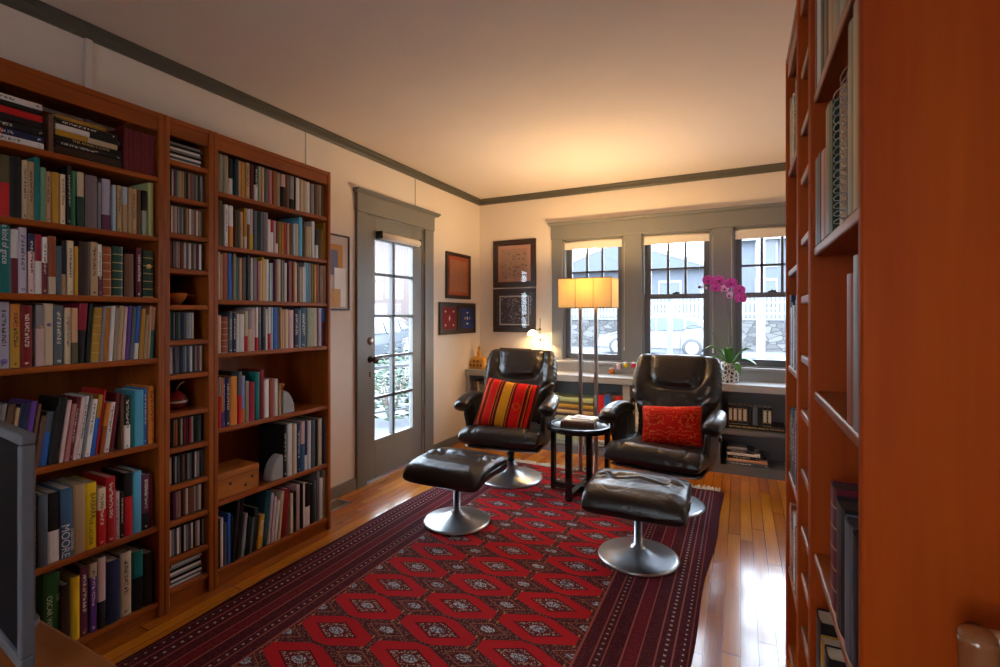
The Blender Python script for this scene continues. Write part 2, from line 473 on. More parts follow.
dpart(MB().box(LX1, LX1 + .003, 2.830, 2.842, .79, .83), 'keyhole_plate', M['knobwood'], bevel=.001)
for z in (.42, 1.75):
    dpart(MB().lathe([(.007, z - .05), (.007, z + .05)], 10, M=Matrix.Translation((WX + .004, 3.514, 0))).lathe([(.004, z + .05), (.008, z + .056), (.004, z + .064)], 10, M=Matrix.Translation((WX + .004, 3.514, 0))), 'hinge', M['brass'])
# roller shade at the top of the glass
Mx = Matrix.Translation((WX + .032, 2.915, 1.865)) @ Matrix.Rotation(R(-90), 4, 'X')
sh = dpart(MB().lathe([(.028, 0), (.028, .485)], 20, M=Mx), 'roller_shade', M['shade_fabric'])
for y in (2.905, 3.402):
    dpart(MB().box(LX1, WX + .055, y, y + .008, 1.84, 1.90), 'shade_bracket', M['blackmat'], bevel=.002)

# ------------------------------------------------------------------ windows
def window(i, x0, x1):
    w = empty('window_%d' % i, ((x0 + x1) / 2, BY, WZ0)); structure(w)
    ox, oy, oz = -(x0 + x1) / 2, -BY, -WZ0
    def wp(mb, name, m, **k):
        o = mb.build(name, m, w, **k); o.location = (ox, oy, oz); return o
    # jamb liner
    wp(MB().box(x0, x0 + .018, BY, BY + .14, WZ0, WZ1).box(x1 - .018, x1, BY, BY + .14, WZ0, WZ1)
       .box(x0, x1, BY, BY + .14, WZ1 - .018, WZ1).box(x0, x1, BY, BY + .14, WZ0, WZ0 + .012), 'jamb', M['trim'])
    a, c = x0 + .018, x1 - .018
    def sash(name, y0, y1, z0, z1, st, bot, top):
        s = wp(MB().box(a, a + st, y0, y1, z0, z1).box(c - st, c, y0, y1, z0, z1).box(a + st, c - st, y0, y1, z0, z0 + bot).box(a + st, c - st, y0, y1, z1 - top, z1), name, M['sash'], bevel=.002)
        return s
    up = sash('upper_sash', BY + .075, BY + .11, 1.405, 1.98, .05, .042, .05)
    lo = sash('lower_sash', BY + .035, BY + .07, WZ0 + .012, 1.448, .05, .055, .042)
    b = MB()
    for k in (1, 2):
        x = a + .05 + (c - a - .1) * k / 3; b.box(x - .011, x + .011, BY + .08, BY + .105, 1.447, 1.93)
    b.box(a + .05, c - .05, BY + .08, BY + .105, 1.667, 1.687)
    b.build('muntins', M['sash'], up, bevel=.002)
    MB().box(a + .05, c - .05, BY + .090, BY + .094, 1.447, 1.93).build('pane', M['glass'], up)
    MB().box(a + .05, c - .05, BY + .050, BY + .054, WZ0 + .067, 1.406).build('pane', M['glass'], lo)
    xm = (x0 + x1) / 2
    MB().box(xm - .03, xm + .03, BY + .036, BY + .07, 1.448, 1.458).lathe([(.012, 1.458), (.012, 1.466), (.004, 1.47)], 12, M=Matrix.Translation((xm, BY + .05, 0))).box(xm - .005, xm + .028, BY + .045, BY + .053, 1.458, 1.464).build('sash_lock', M['blackmat'], lo)
    # roller shade just under the head
    Mx = Matrix.Translation((x0 + .012, BY + .028, 1.958)) @ Matrix.Rotation(R(90), 4, 'Y')
    r = wp(MB().lathe([(.024, 0), (.024, x1 - x0 - .024)], 18, M=Mx).box(x0 + .014, x1 - .014, BY + .003, BY + .0055, 1.905, 1.958).box(x0 + .014, x1 - .014, BY + .000, BY + .0085, 1.896, 1.908), 'roller_shade', M['shade_fabric'])
    for x in ((x1 + .012,) if i < 3 else (x0 - .012,)):
        MB().tube([(x, BY - .026, 1.93), (x, BY - .026, .98)], .0016, 6).lathe([(.001, .93), (.006, .935), (.004, .965), (.001, .98)], 10, M=Matrix.Translation((x, BY - .026, 0))).build('pull_cord', M['cord_white'], r)
    return w
for i, (a, c) in enumerate(WINS): window(i + 1, a, c)
# casing around all three windows
b = MB()
for x0, x1 in ((-1.666, -1.557), (-.968, -.801), (-.219, -.053), (.53, .64)): b.box(x0, x1, BY - .022, BY, WZ0 + .006, WZ1)
b.box(-1.670, .644, BY - .03, BY, WZ1, WZ1 + .135)
structure(b.build('trim_6', M['trim'], bevel=.003))
structure(MB().prism([(BY, 2.135), (BY - .034, 2.135), (BY - .062, 2.152), (BY - .062, 2.162), (BY, 2.162)], 'x', -1.698, .672).build('trim_7', M['trim']))
structure(MB().box(-1.70, .674, BY - .055, BY, .795, .822).box(-1.67, .644, BY - .018, BY, .705, .795).build('trim_8', M['counter'], bevel=.004))

# ------------------------------------------------------------------ floor vent and rug
v = empty('floor_vent', (-2.40, 2.40, 0))
tag(v, 'metal floor register with a pale rim at the end of the door bookcase', 'floor vent')
b = MB(); x0, x1, y0, y1 = -.075, .07, -.13, .07
b.box(x0, x1, y0, y0 + .014, 0, .006).box(x0, x1, y1 - .014, y1, 0, .006).box(x0, x0 + .014, y0, y1, 0, .006).box(x1 - .014, x1, y0, y1, 0, .006)
b.build('rim', M['counter'], v)
b = MB()
for k in range(11): b.box(x0 + .014, x1 - .014, y0 + .02 + k * .0155, y0 + .027 + k * .0155, 0, .004)
b.build('grille', M['steel'], v)

RGX0, RGX1, RGY0, RGY1, RGO = -2.005, -.145, .70, 3.765, (-1.075, 2.33)
rg = empty('area_rug', (RGO[0], RGO[1], 0))
tag(rg, 'large deep red knotted rug with rows of hexagons and striped side borders', 'rug')
b = MB(); nx, ny = 40, 64; vs = []; fs = []
for j in range(ny + 1):
    for i in range(nx + 1):
        u, w_ = i / nx, j / ny
        y = RGY0 + (RGY1 - RGY0) * w_
        wob = .018 * sin(y * 2.1 + .6) + .006 * sin(y * 7)
        x = RGX0 + (RGX1 - RGX0) * u + (wob * (2 * u - 1) ** 2 * (1 if u > .5 else .6)) + (.035 * (w_ - .3) if u > .9 else 0) * (u - .9) * 10
        z = .009 + .0012 * sin(x * 9 + y * 5)
        vs.append((x - RGO[0], y - RGO[1], z))
for j in range(ny):
    for i in range(nx):
        fs.append((j * (nx + 1) + i, j * (nx + 1) + i + 1, (j + 1) * (nx + 1) + i + 1, (j + 1) * (nx + 1) + i))
b.add(vs, fs, 0, True)
pile = b.build('pile', M['rug'], rg)
s = pile.modifiers.new('t', 'SOLIDIFY'); s.thickness = .008; s.offset = -1
b = MB(); k = 0
x = RGX0 + .01
while x < RGX1 + .02:
    L = .06 + rng.random() * .045; dx = rng.uniform(-.015, .015)
    b.tube([(x - RGO[0], RGY1 - RGO[1] - .004, .007), (x + dx * .5 - RGO[0], RGY1 + L * .5 - RGO[1], .010), (x + dx - RGO[0], RGY1 + L - RGO[1], .004)], [.0055, .006, .004], 5)
    x += .0115
tag(b.build('fringe', M['fringe'], rg), 'cream knotted fringe', kind='stuff')

# ------------------------------------------------------------------ books
PAL = dict(navy=(.018, .026, .075), dark_teal=(.012, .06, .07), teal=(.010, .17, .17), olive=(.10, .085, .035), black=(.012, .011, .011), cream=(.62, .50, .33), tan=(.48, .32, .16),
    pale_green=(.16, .34, .20), peach=(.58, .33, .19), gold=(.50, .27, .025), green=(.03, .22, .10), dark_green=(.018, .055, .035), mauve=(.20, .15, .16), grey=(.26, .26, .27), lilac=(.44, .41, .52),
    plum=(.13, .025, .07), pale_blue=(.42, .54, .62), sand=(.58, .38, .17), brown=(.14, .065, .035), sage=(.36, .42, .32), light_green=(.40, .44, .19), white=(.72, .69, .66), pink=(.62, .43, .41),
    crimson=(.32, .012, .035), maroon=(.15, .014, .022), rust=(.33, .08, .025), slate=(.09, .115, .14), dark_brown=(.045, .022, .015), burgundy=(.12, .010, .022), orange=(.62, .22, .03), red=(.50, .015, .018),
    dark_red=(.20, .008, .010), khaki=(.32, .28, .19), purple=(.12, .045, .27), blue=(.035, .13, .48), ochre=(.42, .22, .03), rose=(.42, .17, .16), sky=(.10, .42, .62), steel=(.05, .12, .22),
    yellow=(.72, .47, .015), bottle_green=(.025, .085, .022), brick=(.30, .07, .04), periwinkle=(.24, .29, .60))
WORDN = ['first', 'second', 'third', 'fourth', 'fifth', 'sixth', 'seventh', 'eighth', 'ninth', 'tenth', '11th', '12th', '13th', '14th', '15th', '16th', '17th', '18th', '19th', '20th', '21st', '22nd', '23rd', '24th', '25th',
         '26th', '27th', '28th', '29th', '30th', '31st', '32nd', '33rd', '34th', '35th', '36th', '37th', '38th', '39th', '40th', '41st', '42nd', '43rd', '44th', '45th', '46th', '47th', '48th', '49th', '50th', '51st', '52nd', '53rd', '54th', '55th']
CWORD = dict(sky='sky blue', slate='slate grey', steel='steel blue', rust='rust red', brick='brick red', sage='sage green', periwinkle='periwinkle blue', rose='dusty rose')
def cw(c): return ' and '.join(CWORD.get(p, p.replace('_', ' ')) for p in c.split('/'))

def colored(o, cols, uvs=None):
    me = o.data
    ca = me.color_attributes.new('Col', 'FLOAT_COLOR', 'CORNER')
    uv = me.uv_layers.new(name='UVMap')
    cb = []; ub = []
    for p in me.polygons:
        for k, li in enumerate(p.loop_indices):
            cb += [*cols[p.index], 1.0]; ub += list(uvs[p.index][k]) if uvs else [-5, 0]
    ca.data.foreach_set('color', cb); uv.data.foreach_set('uv', ub)

def book(name, w, h, d, col, flags='', split=None):
    """hard or paper cover wrapped round a block of pages; spine faces -Y, stands on z = 0"""
    cs = [PAL[c] for c in col.split('/')]
    j = 1 + rng.uniform(-.12, .12); cs = [tuple(min(.9, v * j) for v in c) for c in cs]
    t = min(.0028, w * .2); a = w / 2; bulge = min(.004, w * .16)
    outer = [(-a, d), (-a, bulge), (-a * .6, bulge * .25), (0, 0), (a * .6, bulge * .25), (a, bulge), (a, d)]
    inner = [(-a + t, d), (-a + t, bulge + t), (-a * .55 + t * .5, bulge * .25 + t), (0, t), (a * .55 - t * .5, bulge * .25 + t), (a - t, bulge + t), (a - t, d)]
    if len(cs) > 1:
        f = split if split else rng.choice((.3, .38, .55, .62)); zs = [0, h * f, h]
    else: zs = [0, h]
    n = 7; vs = []; fs = []; fc = []; fu = []
    for z in zs:
        vs += [(x, y, z) for x, y in outer] + [(x, y, z) for x, y in inner]
    S = 2 * n
    for k in range(len(zs) - 1):
        c = cs[0] if k == len(zs) - 2 else cs[1]
        B0, B1 = k * S, (k + 1) * S
        for i in range(n - 1):
            fs.append((B0 + i, B0 + i + 1, B1 + i + 1, B1 + i)); fc.append(c)
            if 1 <= i <= 4:
                u0 = (outer[i][0] + a) / w; u1 = (outer[i + 1][0] + a) / w
                fu.append([(u0, zs[k] / h), (u1, zs[k] / h), (u1, zs[k + 1] / h), (u0, zs[k + 1] / h)])
            else: fu.append([(-5, 0)] * 4)
        for i in range(n - 1):
            fs.append((B0 + n + i + 1, B0 + n + i, B1 + n + i, B1 + n + i + 1)); fc.append(c); fu.append([(-5, 0)] * 4)
        for i in (0, n - 1):
            q = (B0 + i, B0 + n + i, B1 + n + i, B1 + i)
            fs.append(q if i else q[::-1]); fc.append(c); fu.append([(-5, 0)] * 4)
    T = (len(zs) - 1) * S
    for i in range(n - 1):
        fs.append((i + 1, i, n + i, n + i + 1)); fc.append(cs[-1]); fu.append([(-5, 0)] * 4)
        fs.append((T + i, T + i + 1, T + n + i + 1, T + n + i)); fc.append(cs[0]); fu.append([(-5, 0)] * 4)
    b = MB(); b.add(vs, fs)
    m = M['cover_t'] if 't' in flags else (M['cover_b'] if 'b' in flags else M['cover'])
    o = b.build(name, m, fixn=False)
    colored(o, fc, fu)
    pg = min(.003, h * .02)
    MB().box(-a + t, a - t, bulge * .5 + t, d - .003, pg, h - pg).build('pages', M['paper'], o)
    return o

def put(o, x, y, z, rz=0, lean=0, flat=False, w=0, h=0):
    if flat:   # lying on its back cover, spine towards the viewer
        o.rotation_euler = (Matrix.Rotation(rz, 3, 'Z') @ Matrix.Rotation(R(-90), 3, 'Y')).to_euler()
        o.location = (x, y, z + w / 2 + .0006)
    else:
        o.rotation_euler = (Matrix.Rotation(rz, 3, 'Z') @ Matrix.Rotation(lean, 3, 'Y')).to_euler()
        o.location = (x, y, z + .0006 + abs(w / 2 * sin(lean)))
    return o

def spine_text(o, txt, size, z0, col, up=False, x=0.0):
    """lettering along the spine; reads downwards unless up"""
    cu = D.curves.new('spine_title', 'FONT'); cu.body = txt; cu.size = size; cu.align_x = 'CENTER'; cu.align_y = 'CENTER'; cu.extrude = .0002
    tmp = D.objects.new('lettering', cu); COL.objects.link(tmp)
    me = D.meshes.new_from_object(tmp.evaluated_get(bpy.context.evaluated_depsgraph_get()))
    D.objects.remove(tmp); me.materials.clear(); me.materials.append(col)
    t = D.objects.new('spine_title', me); COL.objects.link(t); t.parent = o
    X, Y = ((0, 0, 1), (-1, 0, 0)) if up else ((0, 0, -1), (1, 0, 0))
    Mx = Matrix((X, Y, (0, -1, 0))).transposed().to_4x4(); Mx.translation = (x, -.0009, z0)
    t.matrix_local = Mx
    return t
M['ink_white'] = plain('white_lettering', (.75, .73, .7), .5)
M['ink_black'] = plain('black_lettering', (.02, .02, .02), .5)
M['ink_gold'] = plain('gold_lettering', (.62, .42, .14), .4)
M['ink_green'] = plain('pale_green_lettering', (.45, .6, .35), .5)
M['ink_lilac'] = plain('violet_lettering', (.2, .14, .4), .5)

ROWS = []   # every row of things that need labels which single each one out: (list of (obj, colour, w, h), noun, place, from-end phrase, group)
def label_row(items, noun, place, group, end='door end', cat='book', short=None):
    """labels that tell one book of a row from the next: colour first, then neighbours, then its count from one end"""
    n = len(items)
    cols = [cw(c) for _, c, _, _ in items]
    hs = sorted(h for _, _, _, h in items); ws = sorted(w for _, _, w, _ in items)
    med, mw = hs[n // 2], ws[n // 2]
    desc = []
    for (o, c, w, h) in items:
        a = 'tall ' if h > med * 1.1 else ('short ' if h < med * .88 else '')
        k = 'thick ' if w > mw * 1.45 else ('slim ' if w < mw * .75 else '')
        desc.append((a + k).strip())
    for i, (o, c, w, h) in enumerate(items):
        full = (desc[i] + ' ' + cols[i]).strip()
        if cols.count(cols[i]) == 1:
            L = '%s %s on the %s' % (full, noun, place)
        else:
            nb = lambda q: (cols[q - 1] if q > 0 else 'end', cols[q + 1] if q < n - 1 else 'end')
            same = [q for q in range(n) if cols[q] == cols[i] and set(nb(q)) == set(nb(i))]
            l, r = nb(i)
            if len(same) == 1 and 'end' not in (l, r) and l != r and len((full + l + r + place).split()) < 12:
                L = '%s %s between %s and %s, %s' % (full, noun, l.replace(' and ', '-'), r.replace(' and ', '-'), place)
            else:
                L = '%s %s, %s from %s, %s' % (full, noun, WORDN[n - 1 - i], end, place)
        o['label'] = ' '.join(L.split()[:16]); o['category'] = cat; o['group'] = group
BOOKS = {
 'M2': '665,14,202,navy|679,19,201,dark_teal|698,25,203,olive/red|723,30,205,black|753,15,199,cream:t|768,16,198,tan:t|784,16,229,teal|800,16,187,pale_green|816,15,178,peach:t|832,21,179,gold|856,16,178,cream:t|875,13,212,black:t|888,16,200,green|907,21,200,cream/dark_green|931,38,196,mauve|972,10,176,grey|985,29,195,lilac/plum|1018,13,179,pale_blue|1035,17,181,sand:t|1055,18,181,pale_blue/tan|1073,12,180,tan|1087,18,180,tan:t|1108,13,180,brown|1123,19,181,black/sage|1145,23,223,light_green',
 'M3': '670,21,219,black|693,32,222,teal|725,20,212,white/maroon|745,23,222,lilac:t|771,18,205,navy/pink:t|789,19,205,crimson/white|809,16,198,white/maroon:t|827,22,204,rust/cream|850,16,172,slate|867,14,193,black/tan|883,20,196,cream:t|904,12,177,gold|919,34,197,dark_brown|956,26,201,tan:t|982,14,195,white/plum:t|998,30,188,rust:b|1031,38,194,dark_green:b|1074,34,170,brown|1116,22,197,burgundy:t|1142,42,191,dark_green:b',
 'M4': '693,30,240,lilac:t|725,28,213,orange/gold:t|753,31,208,dark_red:t|792,24,210,grey/pink|816,27,217,cream|845,30,211,slate:t|876,19,203,cream:t|896,19,203,peach/olive|916,28,235,crimson/black:l|947,12,224,black:l|962,29,204,gold:bl|992,12,208,grey:l|1005,16,205,orange:l|1022,13,212,white:l|1036,14,203,khaki:l|1051,18,213,tan:l|1070,12,210,pink:l|1083,14,214,purple:l|1098,15,211,slate:l|1114,17,214,blue/white:l|1132,17,203,ochre:l|1150,11,178,tan:l|1162,11,215,peach:l|1174,11,210,peach/teal:l',
 'M5': '679,19,238,grey:l|699,16,235,grey:l|716,19,229,brown:l|736,11,216,tan:l|748,25,226,navy:l|774,20,231,purple/white:l|795,10,220,brown:l|806,15,176,brown:l|822,24,186,slate/blue:l|847,8,198,black:l|855,26,232,black:l|881,13,220,pink:l|895,14,204,rose:l|909,13,227,maroon:tl|923,13,225,pink:l|937,13,227,white:tl|951,8,229,grey:l|960,18,211,white:tl|979,17,225,ochre/blue:l|997,7,245,red:l|1005,16,189,orange/rust:l|1022,19,190,white:tl|1042,15,223,maroon:l|1058,11,217,brown|1070,24,206,black/white:t|1095,15,207,teal|1111,34,224,sky|1146,14,228,blue:t|1162,23,234,orange:t',
 'M6': '778,19,257,black:t|798,26,249,slate|825,35,246,black/white|861,37,250,steel|899,38,252,tan|938,36,246,yellow|975,28,217,cream/red:t|1004,31,250,red:t|1036,16,185,pink:t|1053,13,180,black:t|1067,30,250,black/red|1099,31,246,sky|1131,28,225,plum/black:t|1160,18,218,maroon',
 'M7': '784,13,221,cream:l|810,46,274,bottle_green|857,26,219,dark_brown|885,28,230,yellow|915,26,255,plum:t|942,24,256,cream/purple:t|967,26,267,pink/black|995,46,240,navy|1045,38,249,cream:t|1087,38,235,teal/black|1127,37,213,black',
 'D1': '1422,24,179,sage|1448,25,178,khaki|1478,23,174,black/white|1505,24,177,dark_teal|1531,11,177,peach|1544,22,177,ochre|1571,23,181,sand:t|1596,19,179,burgundy|1617,20,175,black/white:t|1640,14,178,sage|1657,17,180,tan|1677,23,176,slate|1702,22,177,rose|1727,21,177,rust|1750,25,175,khaki|1782,28,174,pink/black|1813,23,179,brown|1839,29,181,grey/black|1870,9,176,black|1880,29,194,white|1911,22,177,cream|1935,22,177,cream|1959,26,176,white|1989,25,172,grey|2016,28,175,brown|2046,22,178,khaki|2071,25,192,brown',
 'D2': '1422,24,210,olive|1454,19,197,white:t|1476,22,195,white/orange|1503,18,181,dark_brown|1523,16,178,olive|1541,14,177,peach|1557,17,200,ochre/cream|1575,15,197,pale_blue/brown|1592,20,203,pink/yellow|1613,17,198,slate|1631,17,200,dark_green|1650,15,198,slate|1667,15,200,mauve|1684,13,200,grey|1699,16,168,white|1717,19,170,red/white|1737,12,168,pink|1750,14,168,plum/white|1766,14,167,ochre|1782,13,168,gold|1797,19,170,red|1818,15,168,tan|1835,23,169,brown|1860,12,170,pale_blue|1874,28,176,cream|1904,27,216,sky|1933,17,196,brown|1952,23,174,sand|1977,15,175,cream|1995,23,207,white|2020,24,170,black/white|2046,22,171,olive|2071,13,179,ochre|2087,17,214,gold',
 'D3': '1422,10,225,white|1434,10,212,tan|1445,23,228,rust|1470,28,228,blue|1500,14,222,khaki|1515,14,207,teal|1531,14,204,tan|1546,14,207,brown|1561,12,212,slate|1574,10,219,black|1586,10,232,slate|1598,11,213,white|1610,11,213,mauve|1622,11,214,grey|1635,11,200,rose|1647,11,202,pink|1659,14,228,yellow|1674,11,215,cream|1686,20,214,white|1707,13,197,pale_blue|1721,12,199,grey|1735,19,216,plum|1755,24,224,cream|1780,12,223,grey|1794,10,222,mauve|1805,18,207,white|1824,12,230,plum|1837,18,223,rose|1856,12,218,rust|1870,9,219,cream|1880,10,214,white|1891,14,205,brown|1907,15,195,cream|1924,16,197,white|1941,18,226,pale_blue|1960,13,234,sky|1975,12,229,grey|1988,19,220,olive|2008,21,216,gold|2030,20,224,rust|2051,15,214,mauve|2068,16,216,tan|2086,18,217,pink',
 'D4': '1420,19,176,cream|1441,35,170,brick:b|1478,19,194,slate:t|1498,19,191,navy:t|1519,10,185,white|1531,29,182,white|1562,17,197,cream/red|1581,21,197,grey/cream|1604,19,206,pink|1625,13,225,white/red|1640,19,228,mauve/slate|1661,8,220,black|1670,12,222,slate/black|1684,13,207,white|1699,15,221,white/red|1715,12,227,pale_blue|1728,29,227,blue|1758,14,227,slate|1774,11,217,tan|1787,17,207,peach|1806,25,209,cream|1833,31,206,pink|1868,34,213,navy:t|1903,8,208,pale_blue|1913,44,227,steel:t|1960,47,227,sage|2009,27,228,cream|2046,22,229,lilac|2069,35,229,blue/plum',
 'D5': '1421,15,238,grey/red|1437,10,232,orange/purple|1448,12,231,purple:t|1461,19,228,navy:t|1482,43,232,orange|1527,20,250,slate/red|1549,17,229,periwinkle/orange|1567,17,202,khaki|1586,36,194,crimson|1624,24,240,teal|1650,27,247,dark_red|1678,31,196,white|1711,29,190,brick|1742,21,192,white|1765,14,163,tan',
 'D6': '1801,22,280,black:t|1825,28,280,white|1855,16,275,tan|1873,15,271,white|1890,25,272,navy:t|1917,26,275,pink/steel|1945,21,273,navy/white|1968,21,269,white|1991,27,269,slate|2020,24,264,black|2046,28,265,cream|2076,24,265,navy',
 'D7': '1420,12,230,black|1434,17,228,white|1454,14,198,slate|1470,16,238,blue|1487,16,222,black|1514,20,288,black:l|1539,19,290,black:l|1560,19,205,grey:l|1582,16,182,black:l|1600,15,171,slate:l|1616,26,213,black:l|1648,32,165,gold:l|1688,30,274,dark_teal:l|1720,16,255,lilac:l|1738,19,233,pink:l|1759,20,205,white:l|1780,19,246,cream:l|1801,41,248,dark_red:l|1845,19,214,cream|1866,20,218,black|1888,25,248,pink|1915,14,247,black|1931,15,248,white|1948,35,239,black/white|1985,28,223,black|2014,17,233,slate|2033,21,284,mauve|2056,24,237,white|2082,22,276,khaki',
}

# ------------------------------------------------------------------ bookcases
def bookcase(xf, depth, y0, y1, H, levels, label, sgn=1, T=.022, plinth_top=None, name='bookcase', fascia=True):
    """xf = X of the front edges; sgn = +1 when the unit faces +X"""
    root = empty(name, (xf, (y0 + y1) / 2, 0))
    tag(root, label, 'bookcase')
    q = lambda a: -sgn * a                    # depth measured back from the front
    c = (y0 + y1) / 2
    def bx(mb, d0, d1, ya, yb, za, zb):
        a, b_ = sorted((q(d0), q(d1))); return mb.box(a, b_, ya - c, yb - c, za, zb)
    for ya in (y0, y1 - T):
        bx(MB(), 0, depth, ya, ya + T, 0, H).build('side_panel', M['teak_v'] if sgn > 0 else M['panel'], root, bevel=.006, seg=3)
    bx(MB(), depth - .012, depth - .004, y0 + T, y1 - T, .05, H - .03).build('back_panel', M['teak_v'], root)
    for z in levels:
        bx(MB(), .007, depth - .012, y0 + T, y1 - T, z - .022, z).build('shelf', M['teak_h'], root, bevel=.005, seg=3)
    if levels[0] > .05:
        bx(MB(), .022, .04, y0 + T, y1 - T, 0, levels[0] - .022).build('plinth', M['teak_h'], root)
    if fascia:
        m = MB(); bx(m, .006, .024, y0 + T, y1 - T, H - .078, H - .02); bx(m, .001, .020, y0 + T, y1 - T, H - .026, H - .006); bx(m, .001, depth, y0 + T, y1 - T, H - .012, H - .002)
        m.build('cornice', M['teak_h'], root, bevel=.003)
    return root

SW = [.067, .380, .726, 1.076, 1.326, 1.578, 1.826]
SD = [.075, .390, .728, 1.076, 1.326, 1.578, 1.826]
SN = [.088, .216, .374, .526, .685, .837, .999, 1.146, 1.298, 1.453, 1.604, 1.761, 1.915]
bookcase(-2.15, .335, .46, 1.193, 2.093, SW, 'wide teak bookcase behind the grey monitor, six full shelves under stacked books')
bookcase(-2.15, .335, 1.193, 1.404, 2.093, SN, 'narrow teak CD rack between two wide bookcases, thirteen little shelves', name='media_rack')
bookcase(-2.15, .335, 1.404, 2.11, 2.093, SD, 'wide teak bookcase next to the glazed door, wooden box on its lower shelf')
SR = [.06, .345, .690, 1.073, 1.413, 1.775]
SRN = [.06, .20, .36, .514, .649, .814, .982, 1.139, 1.307, 1.472, 1.646, 1.787, 1.95]
bookcase(.15, .34, .823, 1.385, 2.19, SR, 'cherry-red bookcase with a big plain end panel beside the wooden chair', -1)
bookcase(.15, .34, 1.385, 1.66, 2.19, SRN, 'narrow red-brown rack between the two bookcases facing the armchairs', -1, name='media_rack')
bookcase(.15, .34, 1.66, 2.065, 2.19, SR, 'red-brown bookcase at the window end, edge-on beyond the narrow rack', -1)

PLACES = {'M2': 'second shelf, monitor bookcase', 'M3': 'third shelf, monitor bookcase', 'M4': 'fourth shelf, monitor bookcase', 'M5': 'fifth shelf, monitor bookcase', 'M6': 'sixth shelf, monitor bookcase', 'M7': 'lowest shelf, monitor bookcase',
    'D1': 'top shelf, door bookcase', 'D2': 'second shelf, door bookcase', 'D3': 'third shelf, door bookcase', 'D4': 'fourth shelf, door bookcase', 'D5': 'fifth shelf, door bookcase', 'D6': 'sixth shelf, door bookcase', 'D7': 'lowest shelf, door bookcase'}
LEAN = {'M4': 3.2, 'M5': 7, 'M7': -16, 'D7': 6}
BYX = {}
for k, rowtxt in BOOKS.items():
    lv = (SW if k[0] == 'M' else SD)[7 - int(k[1])]
    items = []
    paperish = k in ('D3', 'M4', 'M5')
    ymax = max(int(e.split(',')[0]) + int(e.split(',')[1]) for e in rowtxt.split('|')) / 1000
    for e in rowtxt.split('|'):
        y0, w, h, c = e.split(',')[:4]
        fl = ''
        if ':' in c: c, fl = c.split(':')
        y0, w, h = int(y0) / 1000, int(w) / 1000, int(h) / 1000
        if k[0] == 'M': f = min(1, (1.163 - .69) / (ymax - .69)); y0 = .69 + (y0 - .69) * f
        else: f = (2.083 - 1.431) / (2.094 - 1.414); y0 = 1.431 + (y0 - 1.414) * f
        w = w * f - .0012
        li = 7 - int(k[1]); L_ = SW if k[0] == 'M' else SD
        h = min(h, (L_[li + 1] - .022 if li < 6 else 2.013) - lv - .008)
        d = min(.27, max(.125, h * .70)) * rng.uniform(.94, 1.04)
        nm = 'paperback_book' if paperish or (w < .016) else 'hardcover_book'
        if k == 'D7': nm = 'art_book'
        o = book(nm, w, h, d, c, fl, {'white/orange': .5, 'cream/purple': .8, 'black/red': .62, 'white/maroon': .55, 'crimson/white': .55, 'navy/pink': .7, 'black/white': .45}.get(c))
        ln = R(LEAN.get(k, 5)) if 'l' in fl else 0
        xs_ = -2.166 - rng.uniform(0, .008)
        put(o, xs_, y0 + w / 2 - h * (.5 if k == 'M4' else 0 if ln < 0 else .85) * sin(ln), lv, R(90), ln, w=w)
        items.append((o, c, w, h)); BYX[(k, len(items) - 1)] = o
    noun = {'D7': 'art book'}.get(k, 'book')
    label_row(items, noun, PLACES[k], 'books on the ' + PLACES[k])
def find(k, i): return BYX[(k, i)]
def rowof(k): return BOOKS[k].split('|')
def idx(k, frag, nth=0):
    hits = [i for i, e in enumerate(rowof(k)) if e.split(',')[3].split(':')[0] == frag]
    return find(k, hits[nth])
def hh(o): return max(v.co.z for v in o.data.vertices)
# lettering that can be read
spine_text(idx('M3', 'teal'), 'a kind of grace', .022, hh(idx('M3', 'teal')) * .72, M['ink_white'])
spine_text(idx('M6', 'steel'), 'MOORE', .034, .062, M['ink_white'], x=-.006)
spine_text(idx('M6', 'steel'), 'CHRISTOPHER', .012, .062, M['ink_white'], x=.014)
spine_text(idx('M6', 'yellow'), 'BARBARA', .022, .16, M['ink_black'], x=.004)
spine_text(idx('M6', 'yellow'), 'THE LACUNA', .017, .068, M['ink_black'], x=-.002)
spine_text(idx('M7', 'bottle_green'), 'OSCAR WILDE', .0215, .128, M['ink_green'], x=-.008)
spine_text(idx('M7', 'bottle_green'), 'THE', .014, .185, M['ink_green'], x=.016)
spine_text(idx('D7', 'gold'), 'LOUVRE', .021, .10, M['ink_white'], up=True)
spine_text(idx('M6', 'plum/black'), 'MICHAEL', .016, .17, M['ink_white'])
# pictures on spines: gilt medallion, publisher's discs, red title bands
def spine_disc(o, r, z, m, x=0.0, sx=1.0):
    Mx = Matrix.Translation((x, -.0006, z)) @ Matrix.Rotation(R(90), 4, 'X') @ Matrix.Diagonal((sx, 1, 1, 1))
    MB().lathe([(r, -.0004), (r, .0006)], 20, M=Mx).build('spine_emblem', m, o)
spine_disc(idx('M3', 'dark_green', 1), .010, .125, M['ink_gold'])
spine_disc(idx('M4', 'lilac'), .009, .024, M['ink_lilac'])
spine_disc(idx('M4', 'grey/pink'), .007, .135, plain('peach_ink', (.5, .3, .2)), sx=.9)
spine_disc(idx('M4', 'cream'), .006, .143, M['ink_lilac'])

